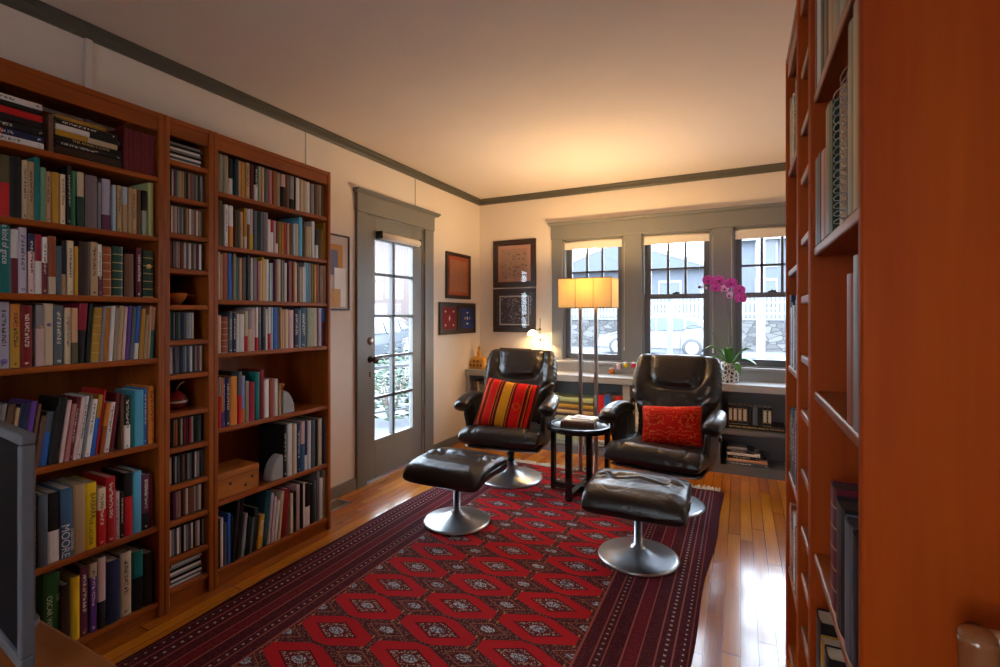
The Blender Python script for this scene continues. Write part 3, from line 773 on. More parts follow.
# top shelf of the monitor bookcase: two flat stacks, a dark upright book and a set of maroon volumes
def stack(x, y, z, rz, rows, place, noun='book', name='hardcover_book', cat='book', group=None, txt={}):
    """rows from the bottom: (thickness, length along the spine, depth, colour, flags, slide)"""
    n = len(rows)
    for i, (t, L, d, c, fl, sl) in enumerate(rows):
        o = book(name, t, L, d, c, fl, .5)
        dx, dy = Matrix.Rotation(rz, 2) @ Vector((L + sl, 0))
        put(o, x + dx, y + dy, z, rz, flat=True, w=t)
        pos = 'bottom' if i == 0 else ('topmost' if i == n - 1 else WORDN[i] + ' up')
        tag(o, '%s %s, %s in the pile %s' % (cw(c), noun, pos, place), cat, group or ('pile ' + place))
        if i in txt: spine_text(o, *txt[i])
        z += t + .0004
stack(-2.168, .593, 1.826, R(90), [(.022, .215, .15, 'white', 't', .0), (.022, .215, .15, 'red/navy', 't', 0), (.024, .22, .15, 'black', 't', 0), (.024, .215, .16, 'black', '', 0), (.023, .20, .14, 'red', '', .012), (.018, .21, .15, 'black', '', 0), (.020, .21, .14, 'white', 't', 0)],
      'at the outer top-shelf end')
o = book('hardcover_book', .014, .13, .16, 'brown', ''); put(o, -2.17, .829, 1.826, R(90), w=.014)
tag(o, 'brown book standing upright between the two flat stacks on the top shelf', 'book')
stack(-2.168, .840, 1.826, R(90), [(.030, .205, .16, 'dark_brown', '', 0), (.018, .205, .15, 'black', 't', 0), (.018, .205, .16, 'black', '', 0), (.020, .19, .16, 'gold/cream', '', .0), (.020, .20, .15, 'white/black', '', 0), (.018, .19, .14, 'black', 't', 0), (.014, .15, .13, 'ochre', '', .0)],
      'next to the maroon set', txt={2: ("THE ANGEL'S GAME", .013, .10, M['ink_gold'])})
for i in range(8):
    o = book('hardcover_book', .0142, .165, .115, 'maroon', ''); put(o, -2.168, 1.060 + i * .0146, 1.826, R(90), w=.0142)
    tag(o, 'maroon volume of the matching set, %s from the CD rack, top shelf' % WORDN[7 - i], 'book', 'matching maroon volumes on the top shelf')

# ------------------------------------------------------------------ CDs in the narrow rack
def cd(w, c, h=.1215, d=.14):
    """jewel case: dark hinge strip, coloured inlay behind the spine"""
    a = w / 2; b = MB()
    prof = [(-a, .004), (-a + w * .12, .0005), (a - w * .12, .0005), (a, .004), (a, d), (-a, d)]
    n = 6; vs = [(x, y, z) for z in (0, .004, h - .004, h) for x, y in prof]; fs = [tuple(range(n - 1, -1, -1)), tuple(18 + i for i in range(n))]
    for k in range(3):
        for i in range(n): fs.append((k * n + i, k * n + (i + 1) % n, (k + 1) * n + (i + 1) % n, (k + 1) * n + i))
    b.add(vs, fs)
    o = b.build('cd_case', M['cd'], fixn=False)
    col = PAL[c]; dk = (.03, .03, .035); j = rng.uniform(.8, 1.15)
    cols = []
    for p in o.data.polygons:
        ce = p.center
        cols.append(tuple(v * j for v in col) if (ce.y < .003 and .004 < ce.z < h - .004) else dk)
    colored(o, cols, [[(-5, 0)] * len(p.vertices) for p in o.data.polygons])
    return o
M['cd'] = cover_mat('cd_case_plastic', rough=.2)
CDROWS = [(11, 18, 'slate black white plum slate khaki tan tan brown black grey rust mauve slate grey dark_green grey slate'),
          (10, 19, 'brown maroon white khaki pink grey slate grey black brown tan white khaki grey rust white khaki grey brown'),
          (9, 14, 'black brown mauve grey rose brown pink slate white brown grey plum white black'),
          (7, 10, 'dark_teal dark_teal slate dark_green slate navy slate grey pale_blue white'),
          (6, 15, 'slate lilac black mauve slate navy slate grey steel white black mauve brown pink brown'),
          (4, 14, 'olive black brown rust black khaki maroon dark_brown crimson grey black dark_green slate black'),
          (3, 15, 'black white black grey slate black brown black grey slate black white grey black slate'),
          (2, 14, 'grey black plum mauve rose black brown white brown rust grey khaki white black'),
          (1, 16, 'black white grey slate white grey black white grey slate white black grey white black grey')]
for lv, n, txt in CDROWS:
    items = []; y = 1.218; w = .158 / n if n > 12 else .0112
    for i, c in enumerate(txt.split()):
        ww = w * rng.uniform(.85, 1.0)
        o = cd(ww, c); put(o, -2.175 - rng.uniform(0, .006), y + w / 2, SN[lv], R(90), w=ww); items.append((o, c, ww, .125)); y += w + (.0003 if n <= 12 else 0)
    pl = '%s rack shelf' % WORDN[12 - lv]
    for i, (o, c, _, _) in enumerate(items):
        tag(o, '%s CD case, %s from the door end on the %s' % (cw(c), WORDN[len(items) - 1 - i], pl), 'CD case', 'CD cases on the ' + pl)
for lv, n, nmx in ((12, 8, 'top'), (0, 12, 'bottom')):
    z = SN[lv]; n = 8 if lv == 12 else 11
    cs = ['white', 'slate', 'white', 'black', 'grey', 'white', 'black', 'grey', 'white', 'slate', 'white']
    for i in range(n):
        w = .0098 if lv else .0102
        o = cd(w, cs[i], h=.14); yo = rng.uniform(-.004, .004)
        put(o, -2.172 - rng.uniform(0, .006), 1.294 + .07 + yo, z, R(90), flat=True, w=w); z += w + .0003
        tag(o, '%s CD case, %s up in the flat pile on the %s rack shelf' % (cw(cs[i]), WORDN[i], nmx), 'CD case', 'flat CD cases on the %s rack shelf' % nmx)

# wooden bowl and pomegranate in the rack
bw = empty('wooden_dish', (-2.255, 1.285, SN[8] + .0006)); tag(bw, 'small scooped wooden dish with a handle in the CD rack', 'dish')
MB().lathe([(.002, .004), (.030, .004), (.050, .030), (.056, .052), (.052, .052), (.045, .030), (.026, .012), (.002, .010)], 24, cap=False, M=Matrix.Diagonal((1.25, .85, 1, 1))).lathe([(.026, 0), (.026, .006)], 20).build('bowl', M['pine'], bw)
MB().tube([(.02, .042, .045), (.022, .062, .047), (.024, .078, .042)], [.009, .007, .008], 8, flat=.6).build('handle', M['pine'], bw)
pg = empty('pomegranate', (-2.245, 1.295, SN[5] + .0006)); tag(pg, 'crimson gourd ornament with a curved pale stem in the CD rack', 'ornament')
MB().lathe([(.004, .0), (.022, .002), (.038, .018), (.042, .036), (.036, .056), (.020, .070), (.008, .078), (.003, .082)], 24).build('fruit', M['pomegranate'], pg)
MB().tube([(0, 0, .078), (0, .002, .095), (0, .014, .110), (0, .032, .118)], [.005, .004, .004, .003], 8).build('stem', M['counter'], pg)
tag(MB().lathe([(.0425, .030), (.0428, .038)], 24, cap=False).build('painted_band', M['white'], pg), 'pale painted ring')

# stone bookends, wooden box
def bookend(x, y, z, label, g=1):
    b = empty('bookend', (x, y, z + .0006), 0); tag(b, label, 'bookend', 'half-round grey stone bookends')
    poly = [(-.0, 0)] + [(g * .075 * cos(a), .125 * sin(a)) for a in [pi / 2 * k / 12 for k in range(13)]]
    MB().prism(poly, 'x', -.03, .03).build('stone', M['stone'], b, bevel=.005)
    MB().prism([(g * .002, .004)] + [(g * (.066 * cos(a) + .002), .114 * sin(a) + .004) for a in [pi / 2 * k / 12 for k in range(13)]], 'x', .0295, .0315).build('polished_face', M['counter'], b)
    return b
bookend(-2.20, 1.794, SD[2], 'half-round grey stone bookend ending the row on the fifth shelf')
bookend(-2.205, 1.797, SD[1], 'half-round grey stone bookend holding books below the other bookend', -1)
o = empty('seashell', (-2.235, 1.808, SD[2] + .128)); tag(o, 'small brown shell ornament on top of the stone bookend', 'ornament')
MB().lathe([(.002, 0), (.014, .004), (.022, .014), (.018, .026), (.010, .036), (.003, .05)], 16, M=Matrix.Translation((0, 0, .008)) @ Matrix.Rotation(R(-75), 4, 'X')).build('whorl', M['pine'], o)
bx = empty('wooden_box', (-2.265, 1.535, SD[1] + .0006)); tag(bx, 'lidded orange pine box with dark knots on the sixth shelf', 'box')
MB().box(-.085, .085, -.098, .122, 0, .088).build('case', M['pine'], bx, bevel=.003)
MB().box(-.087, .087, -.100, .124, .090, .118).build('lid', M['pine'], bx, bevel=.004)
b = MB()
for y, z in ((-.03, .06), (.05, .03), (.085, .062)):
    b.lathe([(.008, 0), (.008, .0015)], 14, M=Matrix.Translation((.0845, y, z)) @ Matrix.Rotation(R(90), 4, 'Y'))
b.build('knots', M['frame_dark'], bx)

# ------------------------------------------------------------------ the bookcases on the other side
def rbook(nm, y, w, h, d, c, z, label, fl='', x=.160, group=None):
    o = book(nm, w, h, d, c, fl); put(o, x, y, z, R(-90), w=w); tag(o, label, 'book', group); return o
def py(px, X=.158):
    t = (px - 500) / 485; return X * (.8963 + t * .4435) / (t * .8963 - .4435)
def rrow(z, specs, place, group):
    items = []
    for (p0, p1, h, c, fl) in specs:
        ya, yb = py(p1), min(1.3605, py(p0))
        w = yb - ya - .0015
        o = book('hardcover_book', w, h, min(.24, h * .7), c, fl); put(o, .158, (ya + yb) / 2, z, R(-90), w=w); items.append((o, c, w, h))
    items.reverse()
    label_row(items, 'book', place, group, end='window end')
    return items
def frow(z, cols, place, y0=1.69, y1=2.035):
    items = []; y = y1
    for c in cols:
        w = rng.uniform(.022, .036)
        if y - w < y0: break
        h = rng.uniform(.2, .255); o = book('hardcover_book', w - .001, h, .165, c, 't'); put(o, .160, y - w / 2, z, R(-90), w=w); items.append((o, c, w, h)); y -= w
    items.reverse()
    label_row(items, 'book', place, 'books in the window-end bookcase', end='window end')
rrow(1.775, [(813.5, 816, .22, 'mauve', ''), (816, 819.5, .25, 'white', ''), (819.5, 823, .25, 'dark_green', ''), (823, 827, .24, 'brown', ''), (827, 832, .25, 'tan', ''), (832, 838, .26, 'khaki', ''), (838, 845, .26, 'sage', '')],
     'top shelf, end-panel bookcase', 'books on the top shelf of the end-panel bookcase')
it = rrow(1.413, [(813.5, 817.5, .20, 'slate', ''), (817.5, 820, .20, 'navy', ''), (820, 824, .19, 'rose', ''), (824, 830, .26, 'dark_green', ''), (846.5, 851.5, .31, 'khaki', ''), (851.5, 857, .32, 'tan', '')],
     'shelf of spiral notebooks, end-panel bookcase', 'books beside the spiral notebooks')
for p0, p1, h, c, lab in ((831.5, 837, .26, 'tan', 'tan spiral-bound notebook on the shelf of the end-panel bookcase'), (837.5, 845.5, .265, 'navy', 'navy blue spiral-bound notebook in the end-panel bookcase')):
    ya, yb = py(p1), py(p0)
    w = yb - ya - .002
    o = book('spiral_notebook', w, h, .2, c, ''); put(o, .168, (ya + yb) / 2, 1.413, R(-90), w=w); tag(o, lab, 'notebook', 'spiral notebooks')
    b = MB()
    for k in range(17):
        z = .012 + k * (h - .024) / 16
        b.tube([(w * .5 * cos(a), -.002 + .008 * sin(a), z + .002 * a / 6.3) for a in [2 * pi * q / 12 for q in range(13)]], .0011, 5)
    b.build('wire_spiral', M['counter'], o)
rrow(1.073, [(845, 851, .245, 'rust', ''), (851.5, 857, .27, 'grey', '')], 'middle shelf, end-panel bookcase', 'books on the middle shelf of the end-panel bookcase')
o = empty('bird_figurine', (.205, .93, 1.073 + .248)); tag(o, 'small carved bird figurine on top of the rust book', 'figurine')
MB().lathe([(.002, 0), (.012, .003), (.018, .012), (.016, .024), (.008, .032), (.002, .034)], 14, M=Matrix.Diagonal((1, 1.5, 1, 1))).build('body', M['stone'], o)
MB().lathe([(.001, -.009), (.008, -.004), (.009, .002), (.005, .008), (.001, .009)], 12, M=Matrix.Translation((-.004, .02, .032))).build('head', M['stone'], o)
MB().tube([(-.004, .027, .031), (-.004, .038, .028)], [.003, .0008], 6).build('beak', M['brass'], o)
it = rrow(.690, [(829, 834, .235, 'burgundy', 'b'), (834.5, 842, .225, 'black', ''), (842.5, 850, .22, 'slate', ''), (850.5, 857, .22, 'black', '')], 'shelf of black binders, end-panel bookcase', 'dark binders in the end-panel bookcase')
for q in it: q[0].children[0].data.materials[0] = M['blackmat']
rrow(.345, [(815, 819, .22, 'black', ''), (819.5, 822.5, .20, 'gold', ''), (823, 827, .21, 'black', ''), (827.5, 833, .19, 'yellow', '')], 'shelf below the binders, end-panel bookcase', 'books below the binders')
frow(1.775, 'khaki cream sage tan white brown slate olive tan grey'.split(), 'top shelf, window-end bookcase')
frow(1.073, 'navy white navy pale_blue white black slate lilac rust grey'.split(), 'middle shelf, window-end bookcase')
frow(.690, 'dark_brown black slate burgundy brown black grey navy olive tan'.split(), 'shelf under the blue books, window-end bookcase')
frow(.345, 'peach rust brick black peach white brown tan grey'.split(), 'low shelf, window-end bookcase')

# ------------------------------------------------------------------ recliners and footstools
def trumpet(rad, zc, rcol):
    return [(rad, 0), (rad + .003, .004), (rad, .010), (rad * .93, .014), (rad * .72, .022), (rad * .5, .034), (rad * .33, .052), (rad * .22, .075), (rcol * 1.5, .098), (rcol * 1.45, .108), (rcol, .110), (rcol, zc)]

def smooth_noise(seed):
    r = random.Random(seed); ph = [r.uniform(0, 6.28) for _ in range(8)]
    return lambda u, v: (sin(7 * u + ph[0] + 3 * sin(3 * v + ph[1])) + .7 * sin(13 * v + ph[2] + 4 * u) + .5 * sin(23 * u - 9 * v + ph[3]) + .4 * sin(31 * v + 11 * u + ph[4])) / 2.6

def backrest(parent, seed):
    nz = smooth_noise(seed); n = 84; rows = 66
    cen = lambda v: Vector((0, .135 + .20 * v + .055 * v * v, .345 + .625 * v - .02 * v * v))
    W = [(0, .19), (.12, .225), (.3, .232), (.42, .262), (.52, .292), (.62, .304), (.75, .303), (.86, .294), (.94, .278), (.98, .262), (1.0, .245)]
    rings = []
    for j in range(rows + 1):
        v = j / rows
        p = cen(v); t = (cen(min(1, v + .01)) - cen(max(0, v - .01))).normalized(); nrm = Vector((1, 0, 0)).cross(t)
        if nrm.y > 0: nrm = -nrm
        e = min(1, (1 - v) / .085); e2 = min(1, v / .06)
        end = sqrt(max(0, 1 - (1 - e) ** 2)) * sqrt(max(0, 1 - (1 - e2) ** 2))
        end = max(end, .05)
        w = interp(W, v) - .03 * (1 - sqrt(max(0, 1 - (1 - e) ** 2)))
        th = (.052 + .02 * sin(pi * min(1, v * 1.1))) * end
        ring = []
        for i in range(n):
            a = 2 * pi * i / n
            x = w * sp(cos(a), .42); d = th * sp(sin(a), .62)
            if sin(a) > -.15:
                ax = abs(x)
                hp = (ax / .185) ** 4 + ((1.10 - v) / .50) ** 5
                tf = 1 - max(0, min(1, (v - .86) / .12))
                if hp < 1: d += .026 * (1 - hp) ** .6 * end
                d -= .030 * exp(-((hp - 1) / .22) ** 2) * end * (.15 + .85 * tf)
                # wings roll forward beside the head cushion
                if v > .45: d += .030 * exp(-((ax - .255) / .05) ** 2) * end
                # diagonal seam under the wings
                sd = (v - .44) - (ax - .17) * 1.1
                if ax > .15: d -= .016 * exp(-(sd / .022) ** 2) * end
                if v < .58:
                    for s0 in (.115, .045): d -= (.012 if s0 > .1 else .006) * exp(-((ax - s0) / .010) ** 2) * end
                d += .0045 * nz(x * 4, v * 2.2) * end
                d += .004 * sin(ax * 70 + 3 * sin(v * 9 + seed)) * exp(-((v - .62) / .16) ** 2) * end
            # gathered piping round the rim
            if abs(sin(a)) < .5: x += .0028 * sin(v * 120) * (1 if cos(a) > 0 else -1)
            ring.append(p + Vector((x, 0, 0)) + nrm * d)
        rings.append(ring)
    return MB().loft(rings).build('backrest', M['leather'], parent)

def cushion(parent, name, w, y0, y1, ztab, th, seed, ex=.38, seams=(), nrow=46, tufts=(), cross=None):
    """padded slab running from y0 (front) to y1; ztab gives the top height along it"""
    nz = smooth_noise(seed); n = 88; rings = []
    for j in range(nrow + 1):
        v = j / nrow; y = y0 + (y1 - y0) * v
        e = min(1, v / .16); e2 = min(1, (1 - v) / .12)
        end = max(.04, sqrt(max(0, 1 - (1 - e) ** 2)) * sqrt(max(0, 1 - (1 - e2) ** 2)))
        zc = interp(ztab, v) - th / 2; h = th / 2 * end
        ring = []
        for i in range(n):
            a = 2 * pi * i / n
            x = w / 2 * sp(cos(a), ex) * (.93 + .07 * end); d = h * sp(sin(a), .55)
            if sin(a) > -.1:
                for s0 in seams: d -= .016 * exp(-((x - s0) / .008) ** 2) * end
                for (tx, tv) in tufts:
                    rr = sqrt((x - tx) ** 2 + ((v - tv) * (y1 - y0)) ** 2); an = math.atan2((v - tv) * (y1 - y0), x - tx)
                    d -= .030 * exp(-(rr / .034) ** 2) * end
                    d += .0095 * sin(an * 8 + seed) * exp(-((rr - .05) / .04) ** 2) * end
                if cross and abs(x) < .125: d -= .014 * exp(-((v - cross) * (y1 - y0) / .008) ** 2); d += .005 * (v > cross)
                d += (.0022 if cross else .0042) * nz(x * 4, v * 1.6) * end
                d += .003 * sin(x * 60 + 4 * sin(v * 7)) * exp(-((v - .12) / .14) ** 2)
            ring.append(Vector((x, y, zc + d)))
        rings.append(ring)
    return MB().loft(rings).build(name, M['leather'], parent)

def recliner(loc, rz, label, seed):
    c = empty('recliner_armchair', loc, rz); tag(c, label, 'armchair', 'black leather recliners')
    MB().lathe(trumpet(.245, .13, .036), 48).build('swivel_base', M['steel'], c)
    MB().lathe([(.030, .11), (.030, .31)], 20).lathe([(.042, .20), (.042, .215)], 20).build('column', M['shell'], c)
    # glossy seat shell
    b = MB(); rings = []
    for k in range(13):
        v = k / 12; y = -.345 + .545 * v
        w = interp([(0, .21), (.10, .272), (.6, .28), (1, .22)], v); zt = interp([(0, .318), (.2, .303), (1, .31)], v); hb = interp([(0, .014), (.25, .05), (.6, .055), (1, .02)], v)
        rings.append([Vector((w * sp(cos(2 * pi * i / 28), .45), y, zt - hb / 2 + hb / 2 * sp(sin(2 * pi * i / 28), .6))) for i in range(28)])
    b.loft(rings).build('seat_shell', M['shell'], c)
    cushion(c, 'seat_cushion', .595, -.37, .19, [(0, .43), (.15, .445), (.45, .425), (1, .405)], .13, seed, seams=(-.20, .20))
    backrest(c, seed + 5)
    for s in (-1, 1):
        nz = smooth_noise(seed + s)
        path = [(.292, .215, .560), (.306, .14, .590), (.320, .05, .602), (.328, -.06, .597), (.327, -.15, .582), (.322, -.205, .566), (.318, -.225, .552)]
        pts = []
        for k in range(31):
            f = k / 30 * (len(path) - 1); i = min(int(f), len(path) - 2); u = f - i
            p = [Vector(path[max(0, min(len(path) - 1, i + q))]) for q in (-1, 0, 1, 2)]
            q_ = .5 * ((2 * p[1]) + (-p[0] + p[2]) * u + (2 * p[0] - 5 * p[1] + 4 * p[2] - p[3]) * u * u + (-p[0] + 3 * p[1] - 3 * p[2] + p[3]) * u ** 3)
            pts.append(Vector((q_.x * s, q_.y, q_.z)))
        rs = [interp([(0, .02), (.06, .038), (.3, .050), (.7, .060), (.88, .057), (.95, .042), (1, .014)], k / 30) * (1 + .02 * nz(k * .3, s)) for k in range(31)]
        MB().tube(pts, rs, 20, flat=.80).build('arm_pad', M['leather'], c)
        # upholstered side panel under the arm
        poly = [(-.20, .545), (-.10, .575), (.02, .585), (.14, .575), (.225, .55), (.245, .46), (.225, .36), (.15, .285), (.02, .262), (-.10, .275), (-.155, .33), (-.17, .42), (-.195, .49)]
        rings = []
        cy, cz = .03, .42
        for d, k in ((-.020, .90), (-.017, .97), (-.008, 1.0), (.008, 1.0), (.017, .97), (.020, .90)):
            rings.append([Vector((s * (.272 + d + .030 * max(0, (z - .28) / .3)), cy + (y - cy) * k, cz + (z - cz) * k)) for y, z in poly])
        MB().loft(rings).build('arm_panel', M['leather'], c, subsurf=2)
    MB().lathe([(.016, 0), (.020, .006), (.020, .02), (.014, .026)], 16, M=Matrix.Translation((.296, .165, .43)) @ Matrix.Rotation(R(90), 4, 'Y')).build('recline_knob', M['shell'], c)
    return c

def footstool(loc, rz, label, seed, tilt=0):
    c = empty('footstool', loc, rz); tag(c, label, 'footstool', 'black leather footstools')
    MB().lathe([(.200, 0), (.203, .004), (.200, .010), (.186, .014), (.140, .023), (.095, .034), (.062, .045), (.044, .053), (.036, .057), (.035, .064), (.021, .066), (.0185, .27)], 44).build('pedestal', M['steel'], c)
    MB().box(-.13, .13, -.11, .11, .268, .282).build('mounting_plate', M['shell'], c, bevel=.004)
    o = cushion(c, 'cushion', .50, -.225, .215, [(0, .358), (.25, .388), (.6, .396), (1, .380)], .116, seed, ex=.30, seams=(-.125, .125), tufts=((-.125, .60), (.125, .60)), cross=.60)
    o.rotation_euler = (tilt, 0, 0)
    # cross seam between the tufts
    # zip line under the end roll
    for s in (-1, 1):
        MB().tube([(s * .2515, -.16, .332), (s * .254, -.05, .340), (s * .254, .08, .340), (s * .2515, .17, .332)], .0035, 6).build('end_piping', M['shell'], o)
    return c

recliner((-1.580, 3.375, .0115), R(9), 'black leather recliner with a striped kilim pillow, in the corner by the door', 3)
recliner((-.445, 3.36, .0115), R(-7), 'black leather recliner with a plain red pillow, in front of the window', 11)
footstool((-1.535, 2.515, .0115), R(1), 'black leather footstool on a steel disc, standing closer to the door', 21)
footstool((-.470, 2.555, .0115), R(2), 'black leather footstool on a steel disc, at the striped border of the rug', 27)

def pillow(name, w, h, th, mat, loc, rot, label):
    n = 30; vs = []; fs = []; uv = []
    for side in (1, -1):
        for j in range(n + 1):
            for i in range(n + 1):
                u, v = i / n * 2 - 1, j / n * 2 - 1
                e = max(0, (1 - u ** 4)) ** .55 * max(0, (1 - v ** 4)) ** .55
                pin = 1 - .06 * (1 - abs(u)) * abs(v) ** 2; pin2 = 1 - .06 * (1 - abs(v)) * abs(u) ** 2
                z = th / 2 * e * (1 + .06 * sin(5 * u + 2) * cos(4 * v + 1)) + .0008
                vs.append((u * w / 2 * pin2, v * h / 2 * pin, side * z))
    q = (n + 1) ** 2
    for s in (0, 1):
        for j in range(n):
            for i in range(n):
                a = s * q + j * (n + 1) + i
                f = (a, a + 1, a + n + 2, a + n + 1); fs.append(f if s == 0 else f[::-1])
    edge = [i for i in range(n + 1)] + [j * (n + 1) + n for j in range(1, n + 1)] + [n * (n + 1) + i for i in range(n - 1, -1, -1)] + [j * (n + 1) for j in range(n - 1, 0, -1)]
    for k in range(len(edge)):
        a, b_ = edge[k], edge[(k + 1) % len(edge)]; fs.append((a, q + a, q + b_, b_))
    e = empty(name, loc); e.rotation_euler = (Matrix.Rotation(rot[2], 3, 'Z') @ Matrix.Rotation(rot[0], 3, 'X') @ Matrix.Rotation(rot[1], 3, 'Z')).to_euler(); tag(e, label, 'pillow')
    b = MB(); b.add(vs, fs, 0, True); b.build('cover', mat, e)
    pts = [Vector((vs[k][0], vs[k][1], 0)) for k in edge]; pts.append(pts[0])
    MB().tube(pts, .004, 6).build('piping', M['pillow_edge'], e)
    return e
M['pillow_edge'] = plain('dark_red_piping', (.12, .015, .01), .8)
m, t, b = nt('kilim_stripes')
tc = N(t, 'ShaderNodeTexCoord'); sx = N(t, 'ShaderNodeSeparateXYZ'); t.links.new(tc.outputs['Object'], sx.inputs[0])
u = math_(t, 'ADD', math_(t, 'DIVIDE', sx.outputs[0], .43), .5)
rd, dk, yl, orr, mr = (.56, .006, .004), (.035, .008, .006), (.60, .24, .008), (.52, .09, .006), (.18, .004, .005)
col = ramp(t, u, [(0, mr), (.05, dk), (.07, orr), (.09, rd), (.11, dk), (.13, mr), (.17, orr), (.18, rd), (.30, orr), (.315, dk), (.34, orr), (.355, mr), (.375, dk), (.40, yl), (.56, dk), (.58, orr), (.595, mr), (.615, dk), (.635, rd), (.80, orr), (.815, dk), (.84, mr), (.86, orr), (.88, dk), (.90, rd), (.95, dk)], True)
dmx = math_(t, 'ABSOLUTE', math_(t, 'SUBTRACT', sx.outputs[0], .092)); dmy = math_(t, 'ABSOLUTE', math_(t, 'SUBTRACT', sx.outputs[1], -.01))
dm = math_(t, 'ADD', dmx, dmy)
col = mixc(t, math_(t, 'MULTIPLY', math_(t, 'LESS_THAN', dm, .036), math_(t, 'GREATER_THAN', dm, .026)), col, orr)
nz = N(t, 'ShaderNodeTexNoise', i_Scale=90.0); t.links.new(tc.outputs['Object'], nz.inputs['Vector'])
mottle = math_(t, 'MULTIPLY', math_(t, 'LESS_THAN', nz.outputs[0], .42), .25)
t.links.new(mixc(t, mottle, col, (.16, .05, .02)), b.inputs['Base Color']); b.inputs['Roughness'].default_value = .9; b.inputs['Specular IOR Level'].default_value = .1
bump(t, b, nz.outputs[0], .4, .004); M['kilim'] = m
m, t, b = nt('red_paisley')
tc = N(t, 'ShaderNodeTexCoord')
wv = N(t, 'ShaderNodeTexWave', wave_type='RINGS', i_Scale=14.0, i_Distortion=14.0, i_Detail=2.0); t.links.new(tc.outputs['Object'], wv.inputs['Vector'])
vo = N(t, 'ShaderNodeTexVoronoi', i_Scale=28.0, feature='DISTANCE_TO_EDGE'); t.links.new(tc.outputs['Object'], vo.inputs['Vector'])
vd = N(t, 'ShaderNodeTexVoronoi', i_Scale=55.0); t.links.new(tc.outputs['Object'], vd.inputs['Vector'])
ln = math_(t, 'GREATER_THAN', wv.outputs[0], .90); ln2 = math_(t, 'LESS_THAN', vd.outputs['Distance'], .16)
nz = N(t, 'ShaderNodeTexNoise', i_Scale=7.0, i_Detail=2.0); t.links.new(tc.outputs['Object'], nz.inputs['Vector'])
col = mixc(t, nz.outputs[0], (.26, .001, .001), (.62, .005, .002))
col = mixc(t, math_(t, 'MULTIPLY', ln, .55), col, (.62, .12, .015))
col = mixc(t, math_(t, 'MULTIPLY', ln2, .8), col, (.70, .32, .07))
t.links.new(col, b.inputs['Base Color']); b.inputs['Roughness'].default_value = .7; b.inputs['Specular IOR Level'].default_value = .12
bump(t, b, nz.outputs[0], .2, .01); M['paisley'] = m
pillow('striped_pillow', .43, .40, .13, M['kilim'], (-1.560, 3.265, .578), (R(60), R(-7), R(9)), 'square kilim pillow striped red, yellow and black on the corner recliner')
pillow('red_pillow', .375, .262, .12, M['paisley'], (-.395, 3.285, .545), (R(62), R(5), R(-4)), 'oblong red pillow with fine orange paisley on the window recliner')

# ------------------------------------------------------------------ round side table and what lies on it
tb = empty('side_table', (-1.012, 3.308, .0115), R(-4)); tag(tb, 'round black side table with four flat legs between the two recliners', 'side table')
MB().lathe([(.190, .445), (.225, .445), (.228, .450), (.228, .478), (.224, .482), (.200, .482), (.196, .478), (.196, .470), (.0, .470), (.0, .452), (.190, .452)], 64, cap=False).build('tray_top', M['black'], tb, bevel=.001)
for k in range(4):
    Mx = Matrix.Rotation(pi / 2 * k, 4, 'Z')
    MB().box(.186, .214, -.022, .022, 0, .447, M=Mx).build('leg', M['black'], tb, bevel=.003)
MB().box(-.19, .19, -.02, .02, .012, .050).box(-.02, .02, -.19, -.0205, .012, .050).box(-.02, .02, .0205, .19, .012, .050).build('cross_stretcher', M['black'], tb, bevel=.002)
zt = .4818
o = book('leather_book', .030, .235, .17, 'brown', ''); put(o, -1.125, 3.235, zt + .0005, R(8), flat=True, w=.03); o.location = (-.895, 3.265, zt + .0155)
tag(o, 'brown leather-bound book at the bottom of the pile on the side table', 'book')
def flatpaper(name, w, d, t, x, y, z, rz, label, printed):
    o = empty(name, (x, y, z), rz); tag(o, label, 'magazine')
    b = MB()
    for k in range(3): b.box(-w / 2 + .001 * k, w / 2 - .001 * k, -d / 2 + .0015 * k, d / 2, t * k / 3, t * (k + .9) / 3)
    b.build('pages', M['paperw'], o)
    MB().box(-w * .32, w * .32, -d * .32, d * .12, t, t + .0006).build('cover_picture', printed, o)
    return o
flatpaper('magazine', .21, .145, .010, -1.015, 3.335, zt + .032, R(6), 'white magazine in the middle of the pile on the side table', M['counter'])
flatpaper('magazine', .17, .12, .009, -.985, 3.345, zt + .0425, R(-5), 'small white leaflet with a dark picture, on top of the pile on the side table', plain('printed_grey', (.12, .09, .09), .4))

# ------------------------------------------------------------------ floor lamp
lp = empty('floor_lamp', (-1.075, 3.745, 0)); tag(lp, 'lit floor lamp with two steel posts and a glowing yellow box shade', 'floor lamp')
for x in (-.0625, .0625):
    MB().box(x - .0135, x + .0135, -.0135, .0135, .02, 1.335).build('post', M['nickel'], lp, bevel=.002)
MB().box(-.13, .13, -.11, -.085, 0, .022).box(-.13, .13, .085, .11, 0, .022).box(-.13, -.105, -.085, .085, 0, .022).box(.105, .13, -.085, .085, 0, .022).box(-.105, .105, -.0135, .0135, 0, .022).build('base_frame', M['nickel'], lp, bevel=.002)
MB().box(-.09, .09, -.014, .014, 1.318, 1.338).build('shade_bar', M['nickel'], lp, bevel=.002)
m, t, b = nt('pleated_yellow_shade')
tc = N(t, 'ShaderNodeTexCoord'); wv = N(t, 'ShaderNodeTexNoise', i_Scale=1.0, i_Detail=3.0)
mp = N(t, 'ShaderNodeMapping'); mp.inputs['Scale'].default_value = (160, 160, 1.5); t.links.new(tc.outputs['Object'], mp.inputs[0]); t.links.new(mp.outputs[0], wv.inputs['Vector'])
c1 = mixc(t, wv.outputs[0], (.80, .54, .20), (.92, .74, .38))
t.links.new(c1, b.inputs['Base Color'])
tl = N(t, 'ShaderNodeBsdfTranslucent'); t.links.new(mixc(t, .68, c1, (0, 0, 0)), tl.inputs[0])
mx = N(t, 'ShaderNodeMixShader'); mx.inputs[0].default_value = .6
